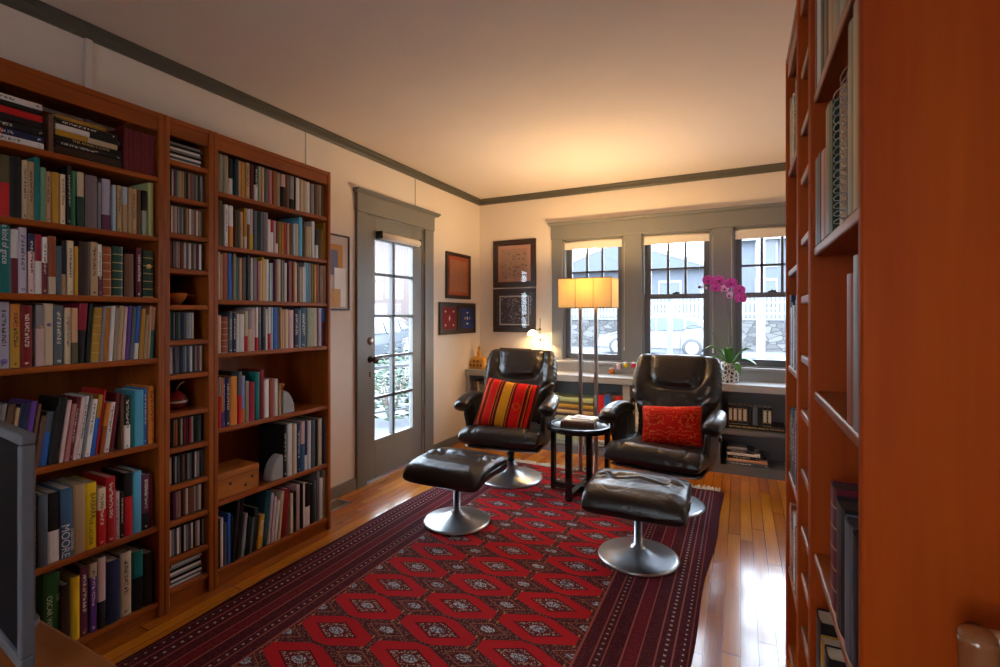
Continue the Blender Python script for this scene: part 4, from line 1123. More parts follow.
t.links.new(b.outputs[0], mx.inputs[1]); t.links.new(tl.outputs[0], mx.inputs[2]); t.links.new(mx.outputs[0], t.nodes['Material Output'].inputs[0])
t.links.new(c1, b.inputs['Emission Color']); b.inputs['Emission Strength'].default_value = LAMP_GLOW
b.inputs['Roughness'].default_value = .8
M['lampshade'] = m
b = MB(); x0, x1, y0, y1, z0, z1, th = -.212, .212, -.115, .115, 1.312, 1.545, .003
b.box(x0, x1, y0, y0 + th, z0, z1).box(x0, x1, y1 - th, y1, z0, z1).box(x0, x0 + th, y0 + th, y1 - th, z0, z1).box(x1 - th, x1, y0 + th, y1 - th, z0, z1)
shd = b.build('lamp_shade', M['lampshade'], lp)
b = MB()
for z in (z0 + .002, z1 - .002):
    b.box(x0 - .001, x1 + .001, y0 - .001, y0 + .003, z - .0025, z + .0025).box(x0 - .001, x1 + .001, y1 - .003, y1 + .001, z - .0025, z + .0025).box(x0 - .001, x0 + .003, y0, y1, z - .0025, z + .0025).box(x1 - .003, x1 + .001, y0, y1, z - .0025, z + .0025)
for x in (x0 + (x1 - x0) / 3, x0 + 2 * (x1 - x0) / 3, x1 - .001, x0 + .001): b.box(x - .0018, x + .0018, y0 - .0015, y0, z0, z1)
b.build('shade_frame', plain('brown_shade_trim', (.16, .08, .02), .6), shd)
for x in (-.0625, .0625):
    MB().lathe([(.012, 1.338), (.014, 1.36), (.013, 1.375)], 14, M=Matrix.Translation((x, 0, 0))).build('socket', M['brass'], lp)
    bl = MB().lathe([(.010, 1.375), (.018, 1.39), (.028, 1.42), (.029, 1.435), (.022, 1.455), (.006, 1.464)], 18, M=Matrix.Translation((x, 0, 0))).build('bulb', M['bulb'], lp)
MB().tube([(.105, .0, .012), (.16, -.06, .006), (.20, -.14, .008), (.15, -.19, .02), (.08, -.14, .06), (.055, -.02, .17)], .0032, 6).build('power_cord', M['cord_white'], lp)

# ------------------------------------------------------------------ built-in counter under the windows
FY, CT = 4.24, .713
ct = empty('window_counter', (-.9, FY, 0)); tag(ct, 'grey built-in shelf unit running under the whole row of windows', 'built-in shelf')
def cp_(mb, name, m, **k):
    o = mb.build(name, m, ct, **k); o.location = (.9, -FY, 0); return o
X0, X1 = WX + .005, .66
YB = BY - .004
cp_(MB().box(X0, X1, FY - .015, BY - .019, CT - .058, CT), 'counter_top', M['counter'], bevel=.004)
DIV = [(X0, X0 + .045), (-1.83, -1.79), (-.912, -.852), (-.20, -.14), (X1 - .04, X1)]
for a, c in DIV:
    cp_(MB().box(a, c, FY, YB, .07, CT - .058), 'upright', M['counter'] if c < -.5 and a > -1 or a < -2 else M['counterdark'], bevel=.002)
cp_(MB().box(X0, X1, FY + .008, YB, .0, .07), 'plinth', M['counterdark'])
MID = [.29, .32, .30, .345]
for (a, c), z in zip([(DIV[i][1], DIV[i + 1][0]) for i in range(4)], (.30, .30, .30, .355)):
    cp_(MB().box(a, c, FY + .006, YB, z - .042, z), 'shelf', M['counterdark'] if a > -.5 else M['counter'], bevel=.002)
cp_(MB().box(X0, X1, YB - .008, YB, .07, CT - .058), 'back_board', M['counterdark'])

# books and albums in it
def shelf_row(x, z, specs, place, group, y=FY + .03, noun='book', nm='hardcover_book'):
    items = []
    for w, h, d, c, fl, ln in specs:
        o = book(nm, w - .001, h, d, c, fl); put(o, x + w / 2, y, z, 0, R(ln), w=w); items.append((o, c, w, h)); x += w + (abs(sin(R(ln))) * h * .12 if ln else 0)
    label_row(items, noun, place, group, end='window-lamp end')
    return items
shelf_row(-2.365, .30, [(.02, .30, .22, 'brown', '', -9), (.028, .29, .22, 'cream', '', -8), (.03, .27, .22, 'khaki', '', -6), (.03, .27, .22, 'white', '', -4), (.022, .24, .2, 'tan', '', -3), (.03, .25, .2, 'cream', '', -2)],
          'shelf behind the corner recliner', 'albums behind the corner recliner', noun='album', nm='photo_album')
it = shelf_row(-1.135, .30, [(.052, .248, .2, 'red', '', 0), (.052, .246, .2, 'blue', '', 0), (.048, .242, .2, 'brown', '', 0), (.058, .245, .2, 'red', '', 0)], 'grey shelf behind the floor lamp', 'albums behind the floor lamp', noun='album', nm='photo_album')
it[0][0]['label'] = 'red album standing beside the blue one behind the floor lamp'
it[3][0]['label'] = 'wide red album at the divider, beside the brown one behind the lamp'
shelf_row(-.84, .30, [(.03, .24, .2, 'black', 't', 0), (.028, .25, .2, 'white', 't', 0), (.03, .23, .2, 'black', 't', 0), (.03, .24, .2, 'slate', 't', 0)], 'shelf behind the window recliner', 'books behind the window recliner')
def cstack(x, z, rows, place, y=FY + .03, nm='large_book', noun='book', txt={}):
    stack(x, y, z, 0, rows, place, noun, nm, txt=txt)
cstack(-1.63, .30, [(.030, .46, .25, 'khaki', '', 0), (.026, .45, .25, 'dark_brown', '', .01), (.030, .45, .25, 'sand', '', 0), (.024, .44, .25, 'brown', '', .01), (.028, .45, .25, 'gold', '', 0), (.026, .42, .24, 'olive', '', .02), (.034, .44, .25, 'light_green', '', .01)],
       'behind the lamp posts', nm='large_album', noun='album')
cstack(-1.63, .071, [(.05, .36, .24, 'sage', 't', 0), (.04, .36, .24, 'light_green', '', 0), (.03, .35, .24, 'khaki', 't', 0), (.04, .34, .24, 'olive', '', 0)], 'low down behind the table', nm='large_album', noun='magazine')
cstack(-1.20, .071, [(.04, .22, .2, 'slate', 't', 0), (.03, .22, .2, 'white', 't', 0), (.05, .22, .2, 'orange', '', 0)], 'under the red and blue albums')
# atlas with a row of dark volumes on it, low pile at the window end
cstack(-.112, .355, [(.040, .425, .22, 'black', '', 0)], 'x')
at = [o for o in D.objects if o.name.startswith('large_book') and o.get('label', '').endswith('pile x')][0]
at['label'] = 'big black atlas lying flat under the dark boxed volumes, window end'; at['group'] = 'atlas'; del at['group']
spine_text(at, 'NATIONAL GEOGRAPHIC ATLAS OF THE WORLD', .017, .20, M['ink_gold'])
x = -.085
items = []
for i, (w, c) in enumerate(zip((.034, .034, .034, .036, .036, .034, .034, .034, .030), ('black', 'black', 'navy', 'black', 'black', 'slate', 'black', 'black', 'black'))):
    o = book('encyclopedia_volume', w - .001, .145, .15, c, 'b' if i in (0, 1, 2, 3, 7, 8) else ''); put(o, x + w / 2, FY + .035, .3955, 0, w=w); x += w
    if i in (0, 1, 2, 3, 7, 8): MB().box(-w * .32, w * .32, -.0012, .001, .03, .118).build('spine_label', M['paper'], o)
    tag(o, '%s volume on the black atlas, %s from the armchair' % (cw(c), WORDN[i]), 'book', 'dark volumes standing on the atlas')
cstack(-.10, .071, [(.026, .30, .2, 'slate', 't', 0), (.022, .29, .2, 'peach', '', 0), (.026, .22, .18, 'black', 't', .01), (.020, .23, .18, 'white', 't', .01), (.022, .20, .18, 'black', 't', .0), (.020, .14, .15, 'grey', 't', .01)], 'at the bottom of the window end')
cam = empty('vintage_camera', (.155, FY + .10, .121), R(12)); tag(cam, 'small black camera sitting on the low pile of books', 'camera')
MB().box(-.045, .045, -.02, .02, 0, .05).box(-.02, .02, -.016, .016, .05, .064).build('body', M['blackmat'], cam, bevel=.004)
MB().lathe([(.018, 0), (.018, .012), (.015, .014), (.015, .03), (.011, .03), (.009, .022)], 20, M=Matrix.Translation((0, -.02, .026)) @ Matrix.Rotation(R(90), 4, 'X'), cap=False).build('lens', M['shell'], cam)

# golden domed box
g = empty('ceramic_box', (-2.41, 4.385, CT)); tag(g, 'golden yellow domed ceramic box with a finial in the corner', 'ornament')
M['amber'] = plain('amber_glaze', (.55, .25, .025), .3, 0, .2, 20, coat=.3)
M['ambdk'] = plain('brown_glaze', (.10, .04, .01), .35)
rings = []
for z, w in ((0, .092), (.02, .098), (.05, .098), (.085, .092), (.105, .075), (.118, .045), (.122, .02)):
    rings.append([Vector((w * sp(cos(2 * pi * i / 40), .6), .75 * w * sp(sin(2 * pi * i / 40), .6), z)) for i in range(40)])
MB().loft(rings).build('body', M['amber'], g)
b = MB()
for x in (-.06, -.02, .02, .06):
    for z in (.035, .075):
        if abs(x) > .05 and z > .06: continue
        b.lathe([(.0, -.001), (.013, -.001), (.013, .0025), (.008, .0025), (.008, .001), (0, .001)], 16, M=Matrix.Translation((x, -.0735 + .004 * (z > .06), z)) @ Matrix.Rotation(R(90), 4, 'X'), cap=False)
b.build('painted_rings', M['ambdk'], g)
MB().lathe([(.028, .120), (.022, .128), (.024, .15), (.026, .165), (.018, .18), (.014, .19), (.018, .202), (.016, .212), (.006, .222), (.004, .238), (.001, .242)], 20).build('finial', M['amber'], g)
# two-armed reading lamp
dl = empty('desk_lamp', (-1.755, 4.43, CT + .001)); tag(dl, 'slim two-armed reading lamp with small glowing shades behind the corner recliner', 'lamp')
MB().lathe([(.06, 0), (.06, .008), (.02, .014), (.006, .016)], 24).build('base', M['brass'], dl)
MB().lathe([(.005, .012), (.005, .50)], 10).lathe([(.008, .496), (.008, .51), (.003, .513)], 10).build('pole', M['nickel'], dl)
for z, sgn in ((.375, -1), (.275, 1)):
    b = MB().tube([(0, 0, z + .03), (sgn * .03, -.012, z + .022), (sgn * .055, -.02, z + .012)], .004, 8)
    b.lathe([(.009, z + .018), (.009, z + .042)], 10)
    a_ = b.build('arm', M['blackmat'], dl)
    Mx = Matrix.Translation((sgn * .07, -.022, z - .012)) @ Matrix.Rotation(R(12 * sgn), 4, 'Y')
    MB().lathe([(.052, -.012), (.050, .006), (.038, .024), (.016, .036), (.006, .038)], 24, cap=False, M=Mx).build('shade', M['lampglass'], a_)
MB().tube([(0, .05, .006), (.10, .03, .006), (.16, -.12, .006), (.175, -.205, .007), (.178, -.222, -.01), (.18, -.224, -.06), (.19, -.224, -.13), (.24, -.224, -.19), (.30, -.222, -.20)], .0035, 6).build('power_cord', M['cord_white'], dl)

# string of little coloured jars along the sill
sl = empty('jar_light_string', (-.93, 4.475, .80)); tag(sl, 'string of small coloured jar lights hanging along the window sill', 'string lights')
def glz(n, c): return plain(n, c, .15, 0, .05, 20, coat=.4)
jar = [((-.137, .01, -.055), glz('orange_jar', (.75, .16, .015)), .025), ((-.070, .0, -.014), glz('pink_jar', (.80, .45, .58)), .021), ((-.003, .0, .006), glz('yellow_jar', (.80, .58, .02)), .021), ((.066, .0, .009), glz('red_jar', (.60, .015, .05)), .021), ((.118, .0, .011), glz('green_jar', (.42, .60, .30)), .020)]
for (p, m, r) in jar:
    Mx = Matrix.Translation(p)
    j_ = MB().lathe([(r * .8, -.026), (r, -.022), (r, .008), (r * .85, .014), (r * .85, .02)], 18, M=Mx).build('jar', m, sl)
    MB().lathe([(r * .92, .012), (r * .95, .022), (r * .5, .025)], 18, M=Mx).build('jar_lid', M['white'], j_)
MB().tube([(-.137, .01, -.03), (-.10, .0, .0), (-.07, 0, .012), (-.04, 0, .018), (-.003, 0, .032), (.03, 0, .026), (.066, 0, .035), (.095, 0, .03), (.118, 0, .036), (.16, .01, .03), (.13, -.02, -.02), (.07, -.06, -.07), (.01, -.07, -.084)], .002, 6).build('wire', M['cord_white'], sl)

# orchid
oc = empty('potted_orchid', (-.073, 4.36, CT)); tag(oc, 'magenta moth orchid in a black and white patterned pot on the counter', 'orchid')
m, t, b = nt('speckled_pot')
tc = N(t, 'ShaderNodeTexCoord'); mp = N(t, 'ShaderNodeMapping'); mp.inputs['Scale'].default_value = (48, 48, 30); mp.inputs['Rotation'].default_value = (0, 0, .4)
t.links.new(tc.outputs['Object'], mp.inputs[0])
vo = N(t, 'ShaderNodeTexVoronoi', i_Scale=1.0, feature='DISTANCE_TO_EDGE'); t.links.new(mp.outputs[0], vo.inputs['Vector'])
t.links.new(mixc(t, math_(t, 'GREATER_THAN', vo.outputs['Distance'], .13), (.72, .69, .66), (.05, .045, .05)), b.inputs['Base Color']); b.inputs['Roughness'].default_value = .3
M['pot'] = m
MB().lathe([(.062, 0), (.064, .004), (.068, .158), (.066, .160), (.061, .158), (.060, .135), (.002, .133)], 40, cap=False).lathe([(.0, .001), (.062, .001)], 40, cap=False).build('pot', M['pot'], oc)
MB().lathe([(.060, .128), (.055, .138), (.03, .144), (.002, .146)], 24).build('bark', M['frame_dark'], oc)
def leaf(ang, L, w, rise, droop, seed):
    b = MB(); n = 16; top = []; k = 6
    vs = []; fs = []
    for j in range(n + 1):
        v = j / n; r = L * v
        z = .135 + rise * sin(v * pi * .62) - droop * v ** 2.2
        ww = w * (sin(pi * min(1, v * .93 + .09)) ** .7)
        for i in range(k + 1):
            u = i / k * 2 - 1
            x = r; y = ww * u; zz = z + abs(u) ** 1.5 * ww * .35
            vs.append((x * cos(ang) - y * sin(ang), x * sin(ang) + y * cos(ang), zz))
    for j in range(n):
        for i in range(k):
            a = j * (k + 1) + i; fs.append((a, a + 1, a + k + 2, a + k + 1))
    b.add(vs, fs, 0, True); o = b.build('leaf', M['green_leaf'], oc)
    s = o.modifiers.new('t', 'SOLIDIFY'); s.thickness = .0025
for a, L, w, r_, d_ in ((R(187), .19, .040, .16, .02), (R(205), .19, .036, .09, .05), (R(-10), .17, .038, .14, .0), (R(-22), .21, .036, .08, .06), (R(262), .12, .036, .14, -.01), (R(-62), .17, .034, .04, .10), (R(120), .13, .034, .12, .0)): leaf(a, L, w, r_, d_, 1)
def cat(pts, n=10):
    out = []
    pts = [Vector(p) for p in pts]
    for i in range(len(pts) - 1):
        p = [pts[max(0, i - 1)], pts[i], pts[i + 1], pts[min(len(pts) - 1, i + 2)]]
        for k in range(n):
            u = k / n
            out.append(.5 * ((2 * p[1]) + (-p[0] + p[2]) * u + (2 * p[0] - 5 * p[1] + 4 * p[2] - p[3]) * u * u + (-p[0] + 3 * p[1] - 3 * p[2] + p[3]) * u ** 3))
    return out + [pts[-1]]
MB().tube(cat([(0, 0, .14), (-.015, -.01, .35), (-.02, -.02, .62), (-.035, -.03, .75), (-.10, -.05, .80), (-.20, -.07, .785)]), .0032, 7).build('flower_stem', M['stem'], oc)
MB().tube(cat([(.01, .0, .14), (.012, -.005, .35), (.02, -.01, .58), (.035, -.03, .72), (.08, -.05, .755), (.12, -.06, .70)]), .0032, 7).build('flower_stem', M['stem'], oc)
MB().tube(cat([(-.01, 0, .14), (-.06, .02, .28), (-.15, .03, .42), (-.20, .04, .46)]), .0028, 7).build('old_stem', M['stem'], oc)
MB().tube(cat([(.01, 0, .14), (.07, .02, .22), (.15, .03, .30)]), .0024, 7).build('old_stem', M['stem'], oc)
M['petal'] = plain('magenta_petal', (.66, .07, .50), .45, 0, .4, 40); M['petalpale'] = plain('pale_pink_petal', (.75, .45, .68), .45, 0, .2, 30); M['lip'] = plain('purple_lip', (.22, .01, .13), .4)
def flower(x, y, z, rx, rz, s, mat=None):
    Mx = Matrix.Translation((x, y, z)) @ Matrix.Rotation(rz, 4, 'Z') @ Matrix.Rotation(rx, 4, 'X')
    b = MB()
    def petal(ang, L, w, zoff):
        n, k = 8, 6; vs = []; fs = []
        for j in range(n + 1):
            v = j / n; ww = w * sin(pi * (v * .9 + .06)) ** .65
            for i in range(k + 1):
                u = i / k * 2 - 1
                p = Vector((ww * u, -.004 - zoff - .25 * L * sin(v * 1.8) * .35 + .10 * L * u * u, L * v))
                vs.append(Mx @ (Matrix.Rotation(ang, 4, 'Y') @ p))
        for j in range(n):
            for i in range(k): a = j * (k + 1) + i; fs.append((a, a + 1, a + k + 2, a + k + 1))
        b.add(vs, fs, 0, True)
    for a in (0, R(128), R(-128)): petal(a, .040 * s, .017 * s, 0)
    for a in (R(72), R(-72)): petal(a, .042 * s, .030 * s, .003)
    o = b.build('flower', mat or M['petal'], oc)
    sm = o.modifiers.new('t', 'SOLIDIFY'); sm.thickness = .0012
    MB().lathe([(.001, 0), (.006, .003), (.007, .009), (.010, .013), (.006, .018), (.001, .020)], 12, M=Mx @ Matrix.Translation((0, -.003, -.004)) @ Matrix.Rotation(R(90), 4, 'X')).build('flower_lip', M['lip'], o)
def fl(px, pyy, rx, rz, s, mat=None, Y=4.29):
    t_ = (px - 500) / 485; X = Y * (t_ * .8963 - .4435) / (.8963 + t_ * .4435); zc = Y / (.8963 + t_ * .4435)
    flower(X + .073, Y - 4.36, 1.25 - (pyy - 316) * zc / 485 - CT, rx, rz, s, mat)
for a in ((708.5, 280.5, R(8), R(-12), 1.12), (718.5, 280.5, R(5), R(10), 1.05), (715.6, 288, R(-5), R(-6), 1.02), (724, 289, R(0), R(25), .85, M['petalpale'], 4.31), (731, 283.5, R(6), R(8), 1.15), (739, 290.5, R(-6), R(14), 1.12), (740.5, 298.5, R(-14), R(6), 1.08), (730.5, 295.5, R(0), R(-45), .85, M['petalpale'], 4.31)): fl(*a)
b = MB()
for x, z in ((-.205, .775), (-.175, .765)):
    b.lathe([(.001, -.012), (.007, -.006), (.008, .002), (.004, .010), (.001, .012)], 12, M=Matrix.Translation((x, -.07, z)))
b.build('bud', M['petalpale'], oc)
# dark glass ball hanging in the middle window
sc = empty('window_ornament', (-.312, 4.49, 1.50)); tag(sc, 'small dark glass ball hanging on a thread in the middle window', 'ornament')
MB().lathe([(.001, -.014), (.008, -.011), (.0135, -.004), (.0135, .004), (.008, .011), (.003, .015)], 18).build('ball', M['shell'], sc)
MB().tube([(0, 0, .014), (0, .01, .25), (0, .03, .40)], .0007, 5).build('thread', M['cord_white'], sc)

# ------------------------------------------------------------------ pictures
def motif(name, bg, c1, c2, sc, kind):
    m, t, b = nt(name)
    tc = N(t, 'ShaderNodeTexCoord')
    nz = N(t, 'ShaderNodeTexVoronoi', i_Scale=sc); t.links.new(tc.outputs['Object'], nz.inputs['Vector'])
    n2 = N(t, 'ShaderNodeTexNoise', i_Scale=sc * .6, i_Detail=2.0); t.links.new(tc.outputs['Object'], n2.inputs['Vector'])
    f1 = math_(t, 'LESS_THAN', nz.outputs['Distance'], .30); sel = math_(t, 'GREATER_THAN', n2.outputs[0], .52)
    col = mixc(t, math_(t, 'MULTIPLY', f1, .85), bg, mixc(t, sel, c1, c2))
    t.links.new(col, b.inputs['Base Color']); b.inputs['Roughness'].default_value = .7
    return m
def picture(name, wall, a, z0, w, h, fw, label, mats, group=None, glass=False, mar=None, frame=None, fd=.022):
    """wall 'L': a = Y of the near edge; wall 'B': a = X of the edge at the corner side"""
    o = empty(name, (WX, a + w / 2, z0 + h / 2) if wall == 'L' else (a + w / 2, BY, z0 + h / 2), R(90) if wall == 'L' else 0)
    tag(o, label, 'picture', group)
    W2, H2 = w / 2, h / 2
    fm = frame or M['frame_dark']
    fr = MB().box(-W2, W2, -fd, 0, H2 - fw, H2).box(-W2, W2, -fd, 0, -H2, -H2 + fw).box(-W2, -W2 + fw, -fd, 0, -H2 + fw, H2 - fw).box(W2 - fw, W2, -fd, 0, -H2 + fw, H2 - fw).build('frame', fm, o, bevel=.003)
    iw, ih = W2 - fw, H2 - fw; y = -fd + .010
    for i, (nm, k, m) in enumerate(mats):
        d = k
        MB().box(-iw + d, iw - d, y - .0015, y if i else -.001, -ih + d, ih - d).build(nm, m, o); y -= .0015
    if glass: MB().box(-iw, iw, y - .002, y - .0008, -ih, ih).build('glazing', M['glass'], o)
    return o
rust_m = plain('rust_mat', (.32, .065, .02), .7); brn_m = plain('brown_mat', (.055, .028, .016), .5); pk_m = plain('salmon_mat', (.52, .24, .17), .7); wh_m = plain('ivory_mat', (.60, .52, .46), .7); bk_m = plain('dark_mat', (.04, .025, .03), .6)
rd_m = plain('red_felt', (.20, .008, .012), .9); bl_m = plain('blue_felt', (.018, .04, .20), .9); inkwh = plain('ivory_stitch', (.66, .58, .50), .8)
picture('framed_textile', 'L', 3.865, 1.418, .455, .445, .034, 'tall rust-coloured textile in a dark frame on the wall next to the door', [('mount', 0, rust_m), ('textile', .035, motif('rust_weave', (.34, .13, .065), (.24, .07, .03), (.46, .24, .13), 70, 0))])
def felt(y, lab, fm, pts):
    o = picture('framed_felt', 'L', y, 1.075, .335, .305, .03, lab, [('mount', 0, brn_m), ('felt', .022, fm)], 'small felt pictures by the door')
    b = MB()
    for x, z, w, h in pts:
        b.add([(x - w, -.0165, z), (x, -.0165, z - h), (x + w, -.0165, z), (x, -.0165, z + h), (x - w, -.0135, z), (x, -.0135, z - h), (x + w, -.0135, z), (x, -.0135, z + h)], [(0, 1, 2, 3), (7, 6, 5, 4), (0, 4, 5, 1), (1, 5, 6, 2), (2, 6, 7, 3), (3, 7, 4, 0)])
    b.build('stitched_motif', inkwh, o); return o
felt(3.752, 'small red felt picture with ivory corner motifs, under the rust textile', rd_m, [(0, 0, .018, .03), (-.07, .065, .016, .012), (.07, .065, .016, .012), (-.07, -.065, .016, .012), (.07, -.065, .016, .012)])
felt(4.088, 'small blue felt picture with ivory diamonds, closest to the room corner', bl_m, [(0, 0, .015, .022), (-.045, 0, .008, .018), (.045, 0, .008, .018), (0, .055, .02, .012), (0, -.055, .02, .012)])
ma = motif('pink_patchwork', (.40, .22, .15), (.10, .05, .05), (.55, .20, .08), 34, 0); mb_ = motif('dark_patchwork', (.075, .055, .07), (.36, .22, .18), (.55, .45, .42), 34, 0)
picture('framed_patchwork', 'B', -2.318, 1.545, .480, .487, .05, 'square patchwork picture on salmon ground, upper of two beside the window', [('mount', 0, bk_m), ('inner_mount', .008, pk_m), ('patchwork', .045, ma)], 'pair of patchwork pictures', True)
picture('framed_patchwork', 'B', -2.318, 1.083, .478, .448, .05, 'square dark patchwork picture with ivory border, lower of two beside the window', [('mount', 0, bk_m), ('inner_mount', .022, wh_m), ('patchwork', .036, mb_)], 'pair of patchwork pictures', True)
gold_m = plain('amber_print', (.55, .26, .06), .7)
po = picture('framed_poster', 'L', 2.14, 1.29, .46, .52, .012, 'narrow-framed pale collage with orange panels, partly hidden by the door bookcase', [('mount', 0, wh_m)], frame=M['frame_dark'])
MB().box(-.02, .165, -.016, -.0132, .02, .19).build('orange_panel', gold_m, po)
MB().box(.0, .12, -.0175, -.0155, -.02, .15).build('blue_figure', plain('blue_grey_print', (.16, .16, .22), .7), po)
MB().box(.085, .19, -.019, -.0170, -.235, .03).build('white_panel', M['paperw'], po)
MB().box(-.02, .14, -.0205, -.0185, -.24, -.115).build('tan_panel', plain('tan_print', (.62, .36, .15), .7), po)
lowp = picture('framed_print', 'B', -2.24, .79, .35, .13, .02, 'low dark-framed print half hidden behind the corner recliner', [('mount', 0, bk_m), ('print', .012, rust_m)])

# ------------------------------------------------------------------ desk with monitor, wooden chair
dk = empty('desk', (-1.35, .0, 0)); tag(dk, 'brown wooden desk with a rounded corner under the grey monitor', 'desk')
def rounded(x0, x1, y0, y1, r, n=8):
    p = []
    for cx_, cy_, a0 in ((x1 - r, y1 - r, 0), (x0 + r, y1 - r, 90), (x0 + r, y0 + r, 180), (x1 - r, y0 + r, 270)):
        p += [(cx_ + r * cos(R(a0 + 90 * k / n)), cy_ + r * sin(R(a0 + 90 * k / n))) for k in range(n + 1)]
    return p
MB().prism(rounded(-.75, .63, -.35, .398, .13), 'z', .700, .730).build('desk_top', M['deskwood'], dk, bevel=.006)
for x, y in ((-.66, -.27), (.48, -.27), (-.66, .30), (.48, .30)):
    MB().box(x - .028, x + .028, y - .028, y + .028, 0, .70).build('leg', M['deskwood'], dk, bevel=.004)
MB().box(-.63, .45, .30, .32, .60, .70).box(-.63, .45, -.29, -.27, .60, .70).build('apron', M['deskwood'], dk)
mo = empty('computer_monitor', (-1.102, .350, .7306), R(-6.4)); tag(mo, 'grey-framed flat monitor standing on the desk, mostly cut off by the photo edge', 'monitor')
w2, z0, z1, dp = .20, .018, .352, .017
MB().box(-w2, w2, -dp, 0, z0, z0 + .018).box(-w2, w2, -dp, 0, z1 - .016, z1).box(-w2, -w2 + .014, -dp, 0, z0 + .018, z1 - .016).box(w2 - .014, w2, -dp, 0, z0 + .018, z1 - .016).build('bezel', M['bezel'], mo, bevel=.003)
MB().box(-w2 + .014, w2 - .014, -dp + .005, -.003, z0 + .018, z1 - .016).build('screen', M['screen'], mo)
MB().box(-.07, .07, 0, .03, z0 + .06, z1 - .08).build('back_shell', M['bezel'], mo, bevel=.01)
MB().box(-.03, .03, .012, .028, .01, z0 + .08).build('stand_neck', M['bezel'], mo, bevel=.004)
MB().prism(rounded(-.08, .05, -.05, .045, .02), 'z', 0, .012).build('stand_foot', M['bezel'], mo, bevel=.003)

ch = empty('wooden_chair', (.40, .50, 0), R(-6)); tag(ch, 'varnished wooden chair with rounded post tops beside the cherry-red bookcase panel', 'chair')
for s in (-1, 1):
    MB().tube(cat([(s * .185, .155, 0), (s * .185, .150, .45), (s * .187, .165, .70), (s * .188, .185, .878), (s * .188, .189, .897), (s * .188, .190, .909)], 5), [.017] * 20 + [.0175, .017, .016, .014, .010, .004], 14).build('back_post', M['chairwood'], ch)
    MB().tube([(s * .20, -.19, 0), (s * .20, -.19, .24), (s * .20, -.185, .43)], [.014, .019, .017], 12).build('front_leg', M['chairwood'], ch)
    MB().tube([(s * .195, -.18, .20), (s * .188, .145, .20)], .010, 10).build('side_stretcher', M['chairwood'], ch)
MB().tube([(-.19, -.185, .28), (.19, -.185, .28)], .011, 10).build('front_stretcher', M['chairwood'], ch)
MB().prism(rounded(-.215, .215, -.215, .155, .05), 'z', .43, .455).build('seat', M['chairwood'], ch, bevel=.006)
for z, h in ((.62, .05), (.74, .05), (.884, .056)):
    rings = []
    for k in range(15):
        x = -.185 + .37 * k / 14; yy = .165 + .03 * (z - .62) / .25 + .022 * (1 - (x / .185) ** 2); hh_ = h / 2 * (1 - .25 * (x / .185) ** 4)
        rings.append([Vector((x, yy + .010 * cos(a), z + hh_ * sin(a))) for a in [2 * pi * q / 14 for q in range(14)]])
    MB().loft(rings).build('crest_rail' if z > .8 else 'back_slat', M['chairwood'], ch)

# ------------------------------------------------------------------ outside: street, parked car, wall, fence, house
M['asphalt'] = plain('street_asphalt', (.085, .09, .1), .9, 0, .1, 2)
M['conc'] = plain('concrete', (.13, .13, .14), .9, 0, .1, 3)
M['carpaint'] = plain('white_car_paint', (.14, .152, .172), .25, 0, .02, coat=.5)
M['carglass'] = plain('car_glass', (.035, .05, .07), .1)
M['tyre'] = plain('tyre_rubber', (.05, .05, .055), .7)
M['rim'] = plain('alloy_rim', (.5, .5, .52), .3)
M['siding'] = plain('pale_blue_siding', (.08, .092, .115), .8, 0, .05, 2)
M['fencewhite'] = plain('white_fence', (.19, .2, .215), .6)
M['roofing'] = plain('roof_shingle', (.13, .135, .155), .9, 0, .15, 4)
M['bush'] = plain('bush_leaves', (.012, .035, .008), .6, 0, .5, 9)
M['bark'] = plain('tree_bark', (.16, .13, .11), .9, 0, .3, 8)
M['bin'] = plain('grey_bin', (.12, .13, .155), .6)
m, t, b = nt('fieldstone'); tc = N(t, 'ShaderNodeTexCoord')
vo = N(t, 'ShaderNodeTexVoronoi', i_Scale=3.6, feature='DISTANCE_TO_EDGE'); v2 = N(t, 'ShaderNodeTexVoronoi', i_Scale=3.6)
mp = N(t, 'ShaderNodeMapping'); mp.inputs['Scale'].default_value = (.7, 1, 1.5); t.links.new(tc.outputs['Object'], mp.inputs[0])
for n in (vo, v2): t.links.new(mp.outputs[0], n.inputs['Vector'])
bwn = N(t, 'ShaderNodeRGBToBW'); t.links.new(v2.outputs['Color'], bwn.inputs[0])
stc = ramp(t, bwn.outputs[0], [(.2, (.05, .05, .054)), (.8, (.115, .112, .11))])
t.links.new(mixc(t, math_(t, 'LESS_THAN', vo.outputs['Distance'], .045), stc, (.035, .035, .035)), b.inputs['Base Color']); b.inputs['Roughness'].default_value = .9
M['fieldstone'] = m
m, t, b = nt('red_brick'); tc = N(t, 'ShaderNodeTexCoord'); br = N(t, 'ShaderNodeTexBrick', i_Scale=4.0)
br.inputs['Color1'].default_value = (.10, .033, .024, 1); br.inputs['Color2'].default_value = (.08, .027, .02, 1); br.inputs['Mortar'].default_value = (.12, .115, .11, 1)
t.links.new(tc.outputs['Object'], br.inputs['Vector']); t.links.new(br.outputs[0], b.inputs['Base Color']); M['brick'] = m

GZ = -.15
structure(MB().box(-40, 30, 4.71, 45, GZ - .1, GZ).box(-40, WX - .17, -14, 4.71, GZ - .1, GZ).build('street_ground', M['asphalt']))
structure(MB().box(-12, 14, 6.0, 9.5, GZ, GZ + .05).build('sidewalk', M['conc']))

